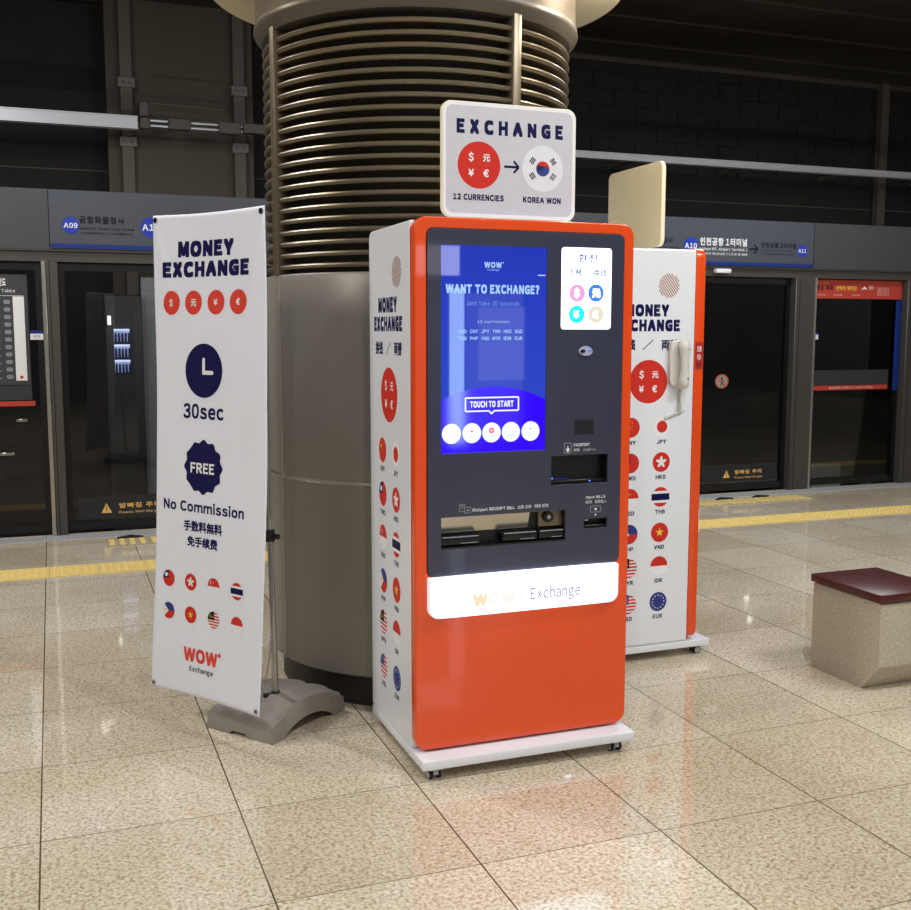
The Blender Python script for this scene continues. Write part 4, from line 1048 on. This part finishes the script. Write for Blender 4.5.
g = G(.0006); g.poly([(.291+(.099+.0055*math.cos(12*a))*math.cos(a), .884+(.099+.0055*math.cos(12*a))*math.sin(a)) for a in [2*PI*i/120 for i in range(120)]], M_bnavy); g.text('FREE', .224, .862, .036, M_wprint, 1, x1=.353, bold=.04); bprint(g, 'free_badge')
g = G(.0006); g.text('No Commission', .074, .712, .036, M_bnavy, 0, x1=.515, bold=.032); bprint(g, 'commission_lettering'); g = G(.0006); g.text('手数料無料', .184, .640, .031, M_bnavy, 0, x1=.395, bold=.03); bprint(g, 'translation_lettering'); g = G(.0006); g.text('免手续费', .204, .582, .030, M_bnavy, 0, x1=.371, bold=.03); bprint(g, 'translation_lettering')
for row, z in ((['TWD', 'HKD', 'SGD', 'THB'], .440), (['PHP', 'VND', 'MYR', 'IDR'], .314)):
    for u, c in zip((.1, .223, .351, .479), row):
        g = G(.0005); flag(g, c, u, z, .032); bprint(g, 'flag_emblem')
g = G(.0006); g.text('WOW', .190, .137, .046, M_redb, 0, x1=.375, bold=.055, track=.06); g.disc(.383, .182, .008, M_redb, 0, n=14); bprint(g, 'logo_lettering'); g = G(.0006); g.text('Exchange', .219, .097, .018, M_kprint, 0, x1=.349, bold=.02); bprint(g, 'tagline_lettering')
for u, v in ((.016, .018), (BW-.016, .018), (.016, BH-.018), (BW-.016, BH-.018)):
    m_ = MB(); m_.cyl(bmap(u, v, -.004), bmap(u, v, .005), .011, .011, M_chrome, 16); m_.cyl(bmap(u, v, .004), bmap(u, v, .0062), .005, .005, M_black, 10); m_.build('eyelet', cl)
# weighted foot
ang = math.radians(37); FC = Vector((.7885, 4.115, 0))
def foot(a, c, z):
    return (FC.x+a*math.cos(ang)-c*math.sin(ang)-BC.x, FC.y+a*math.sin(ang)+c*math.cos(ang)-BC.y, z)
LA, LC = .220, .170
bm = bmesh.new(); na, nc = 28, 20; top = {}; bot = {}
for i in range(na+1):
    for j in range(nc+1):
        a = -1+2*i/na; c = -1+2*j/nc
        h = .084+.046*math.cos(a*PI/2)**0.8 if abs(a) < 1 else .084
        if abs(c) > .45: h -= .012*min(1, (abs(c)-.45)/.2)
        if abs(c-(-.0)) < .12 and abs(a) > .35: h -= .010
        rim = 1-max(0, (max(abs(a), abs(c))-.92)/.08)**2*.14
        k = 1-.02*(1 if max(abs(a), abs(c)) == 1 else 0)
        top[i, j] = bm.verts.new(foot(a*LA*k, c*LC*k, h*rim))
        under = .0 if abs(a) > .66 else .052*math.cos(a/.66*PI/2)**.55
        if abs(c) < .30 and abs(a) > .66: under = .014
        bot[i, j] = bm.verts.new(foot(a*LA, c*LC, max(.001, under)))
for i in range(na):
    for j in range(nc):
        bm.faces.new([top[i, j], top[i+1, j], top[i+1, j+1], top[i, j+1]]); bm.faces.new([bot[i, j], bot[i, j+1], bot[i+1, j+1], bot[i+1, j]])
for i in range(na):
    bm.faces.new([bot[i, 0], bot[i+1, 0], top[i+1, 0], top[i, 0]]); bm.faces.new([bot[i+1, nc], bot[i, nc], top[i, nc], top[i+1, nc]])
for j in range(nc):
    bm.faces.new([bot[0, j+1], bot[0, j], top[0, j], top[0, j+1]]); bm.faces.new([bot[na, j], bot[na, j+1], top[na, j+1], top[na, j]])
m_ = MB(); m_.addbm(bm, M_standb, True); m_.build('weighted_foot', t)
M_pole = mat('satin_pole', (176, 174, 168), .3, .7)
P0 = Vector((.774, 4.063, .105)); HB = Vector((.757, 4.03, .765)); P1 = Vector((.742, 3.99, 1.25))
m_ = MB(); m_.cyl(P0-BC, HB-BC, .0125, .0115, M_pole, 16); m_.cyl(HB-BC, P1-BC, .008, .008, M_pole, 14); m_.build('pole', t)
m_ = MB(); m_.cyl(P0-BC, P0+Vector((0, 0, .03))-BC, .024, .016, M_rubber, 16); m_.box(P0.x-BC.x-.05, P0.x-BC.x+.03, P0.y-BC.y-.012, P0.y-BC.y+.012, .112, .128, M_rubber, .004, 1); m_.build('pole_socket', t)
m_ = MB(); m_.cyl(HB-Vector((0, 0, .022))-BC, HB+Vector((0, 0, .022))-BC, .019, .019, M_rubber, 16); m_.cyl(HB-BC-AX*.045, HB-BC+AX*.045, .011, .011, M_rubber, 12); m_.build('hub_clamp', t)
def bez(p, q, r, n=24): return [tuple((1-s)**2*p+2*s*(1-s)*q+s*s*r) for s in [i/n for i in range(n+1)]]
c3 = lambda u, v: bmap(u, v, -.004)+BC
for u, v, mid in ((BW-.016, BH-.018, Vector((.752, 3.935, 1.36))), (.016, BH-.018, Vector((.62, 4.13, 1.36))), (BW-.016, .018, Vector((.762, 3.92, .34))), (.016, .018, Vector((.56, 4.18, .42)))):
    m_ = MB(); m_.tube([Vector(p)-BC for p in bez(c3(u, v), mid, HB)], .0032, mat('fibre_rod', (128, 126, 122), .5), 8); m_.build('tension_arm', t)

# ================================================================== BENCH
t = thing('concrete_bench', 'concrete block bench with a maroon slab seat at right', 'bench', (3.244, 3.49, 0))
m_ = MB(); L = .345
prof = [(.097, 0), (.428, 0), (.428, .398), (.006, .398), (.0, .39), (.0, .118)]
m_.prism(prof, lambda y, z: (0, y, z), lambda y, z: (L, y, z), M_conc)
bt = m_.build('block', t); bv = bt.modifiers.new('bevel', 'BEVEL'); bv.width = .006; bv.segments = 2
m_ = MB(); m_.box(-.014, L+.02, -.012, .435, .404, .440, M_maroon, .005, 2); m_.build('seat_slab', t)
m_ = MB(); m_.box(.01, L-.01, .01, .42, .395, .405, M_void); m_.build('shadow_gap_spacer', t)

# scrap on the floor
m_ = MB(); m_.add([(0, 0, .001), (.028, .004, .002), (.034, .020, .006), (.015, .026, .003), (.002, .016, .005), (.016, .012, .010)], [(0, 1, 5), (1, 2, 5), (2, 3, 5), (3, 4, 5), (4, 0, 5)], M_wprint)
o = m_.build('paper_scrap', None, loc=(1.61, 3.185, 0)); tag(o, 'tiny white paper scrap on the floor before the front kiosk', 'litter')
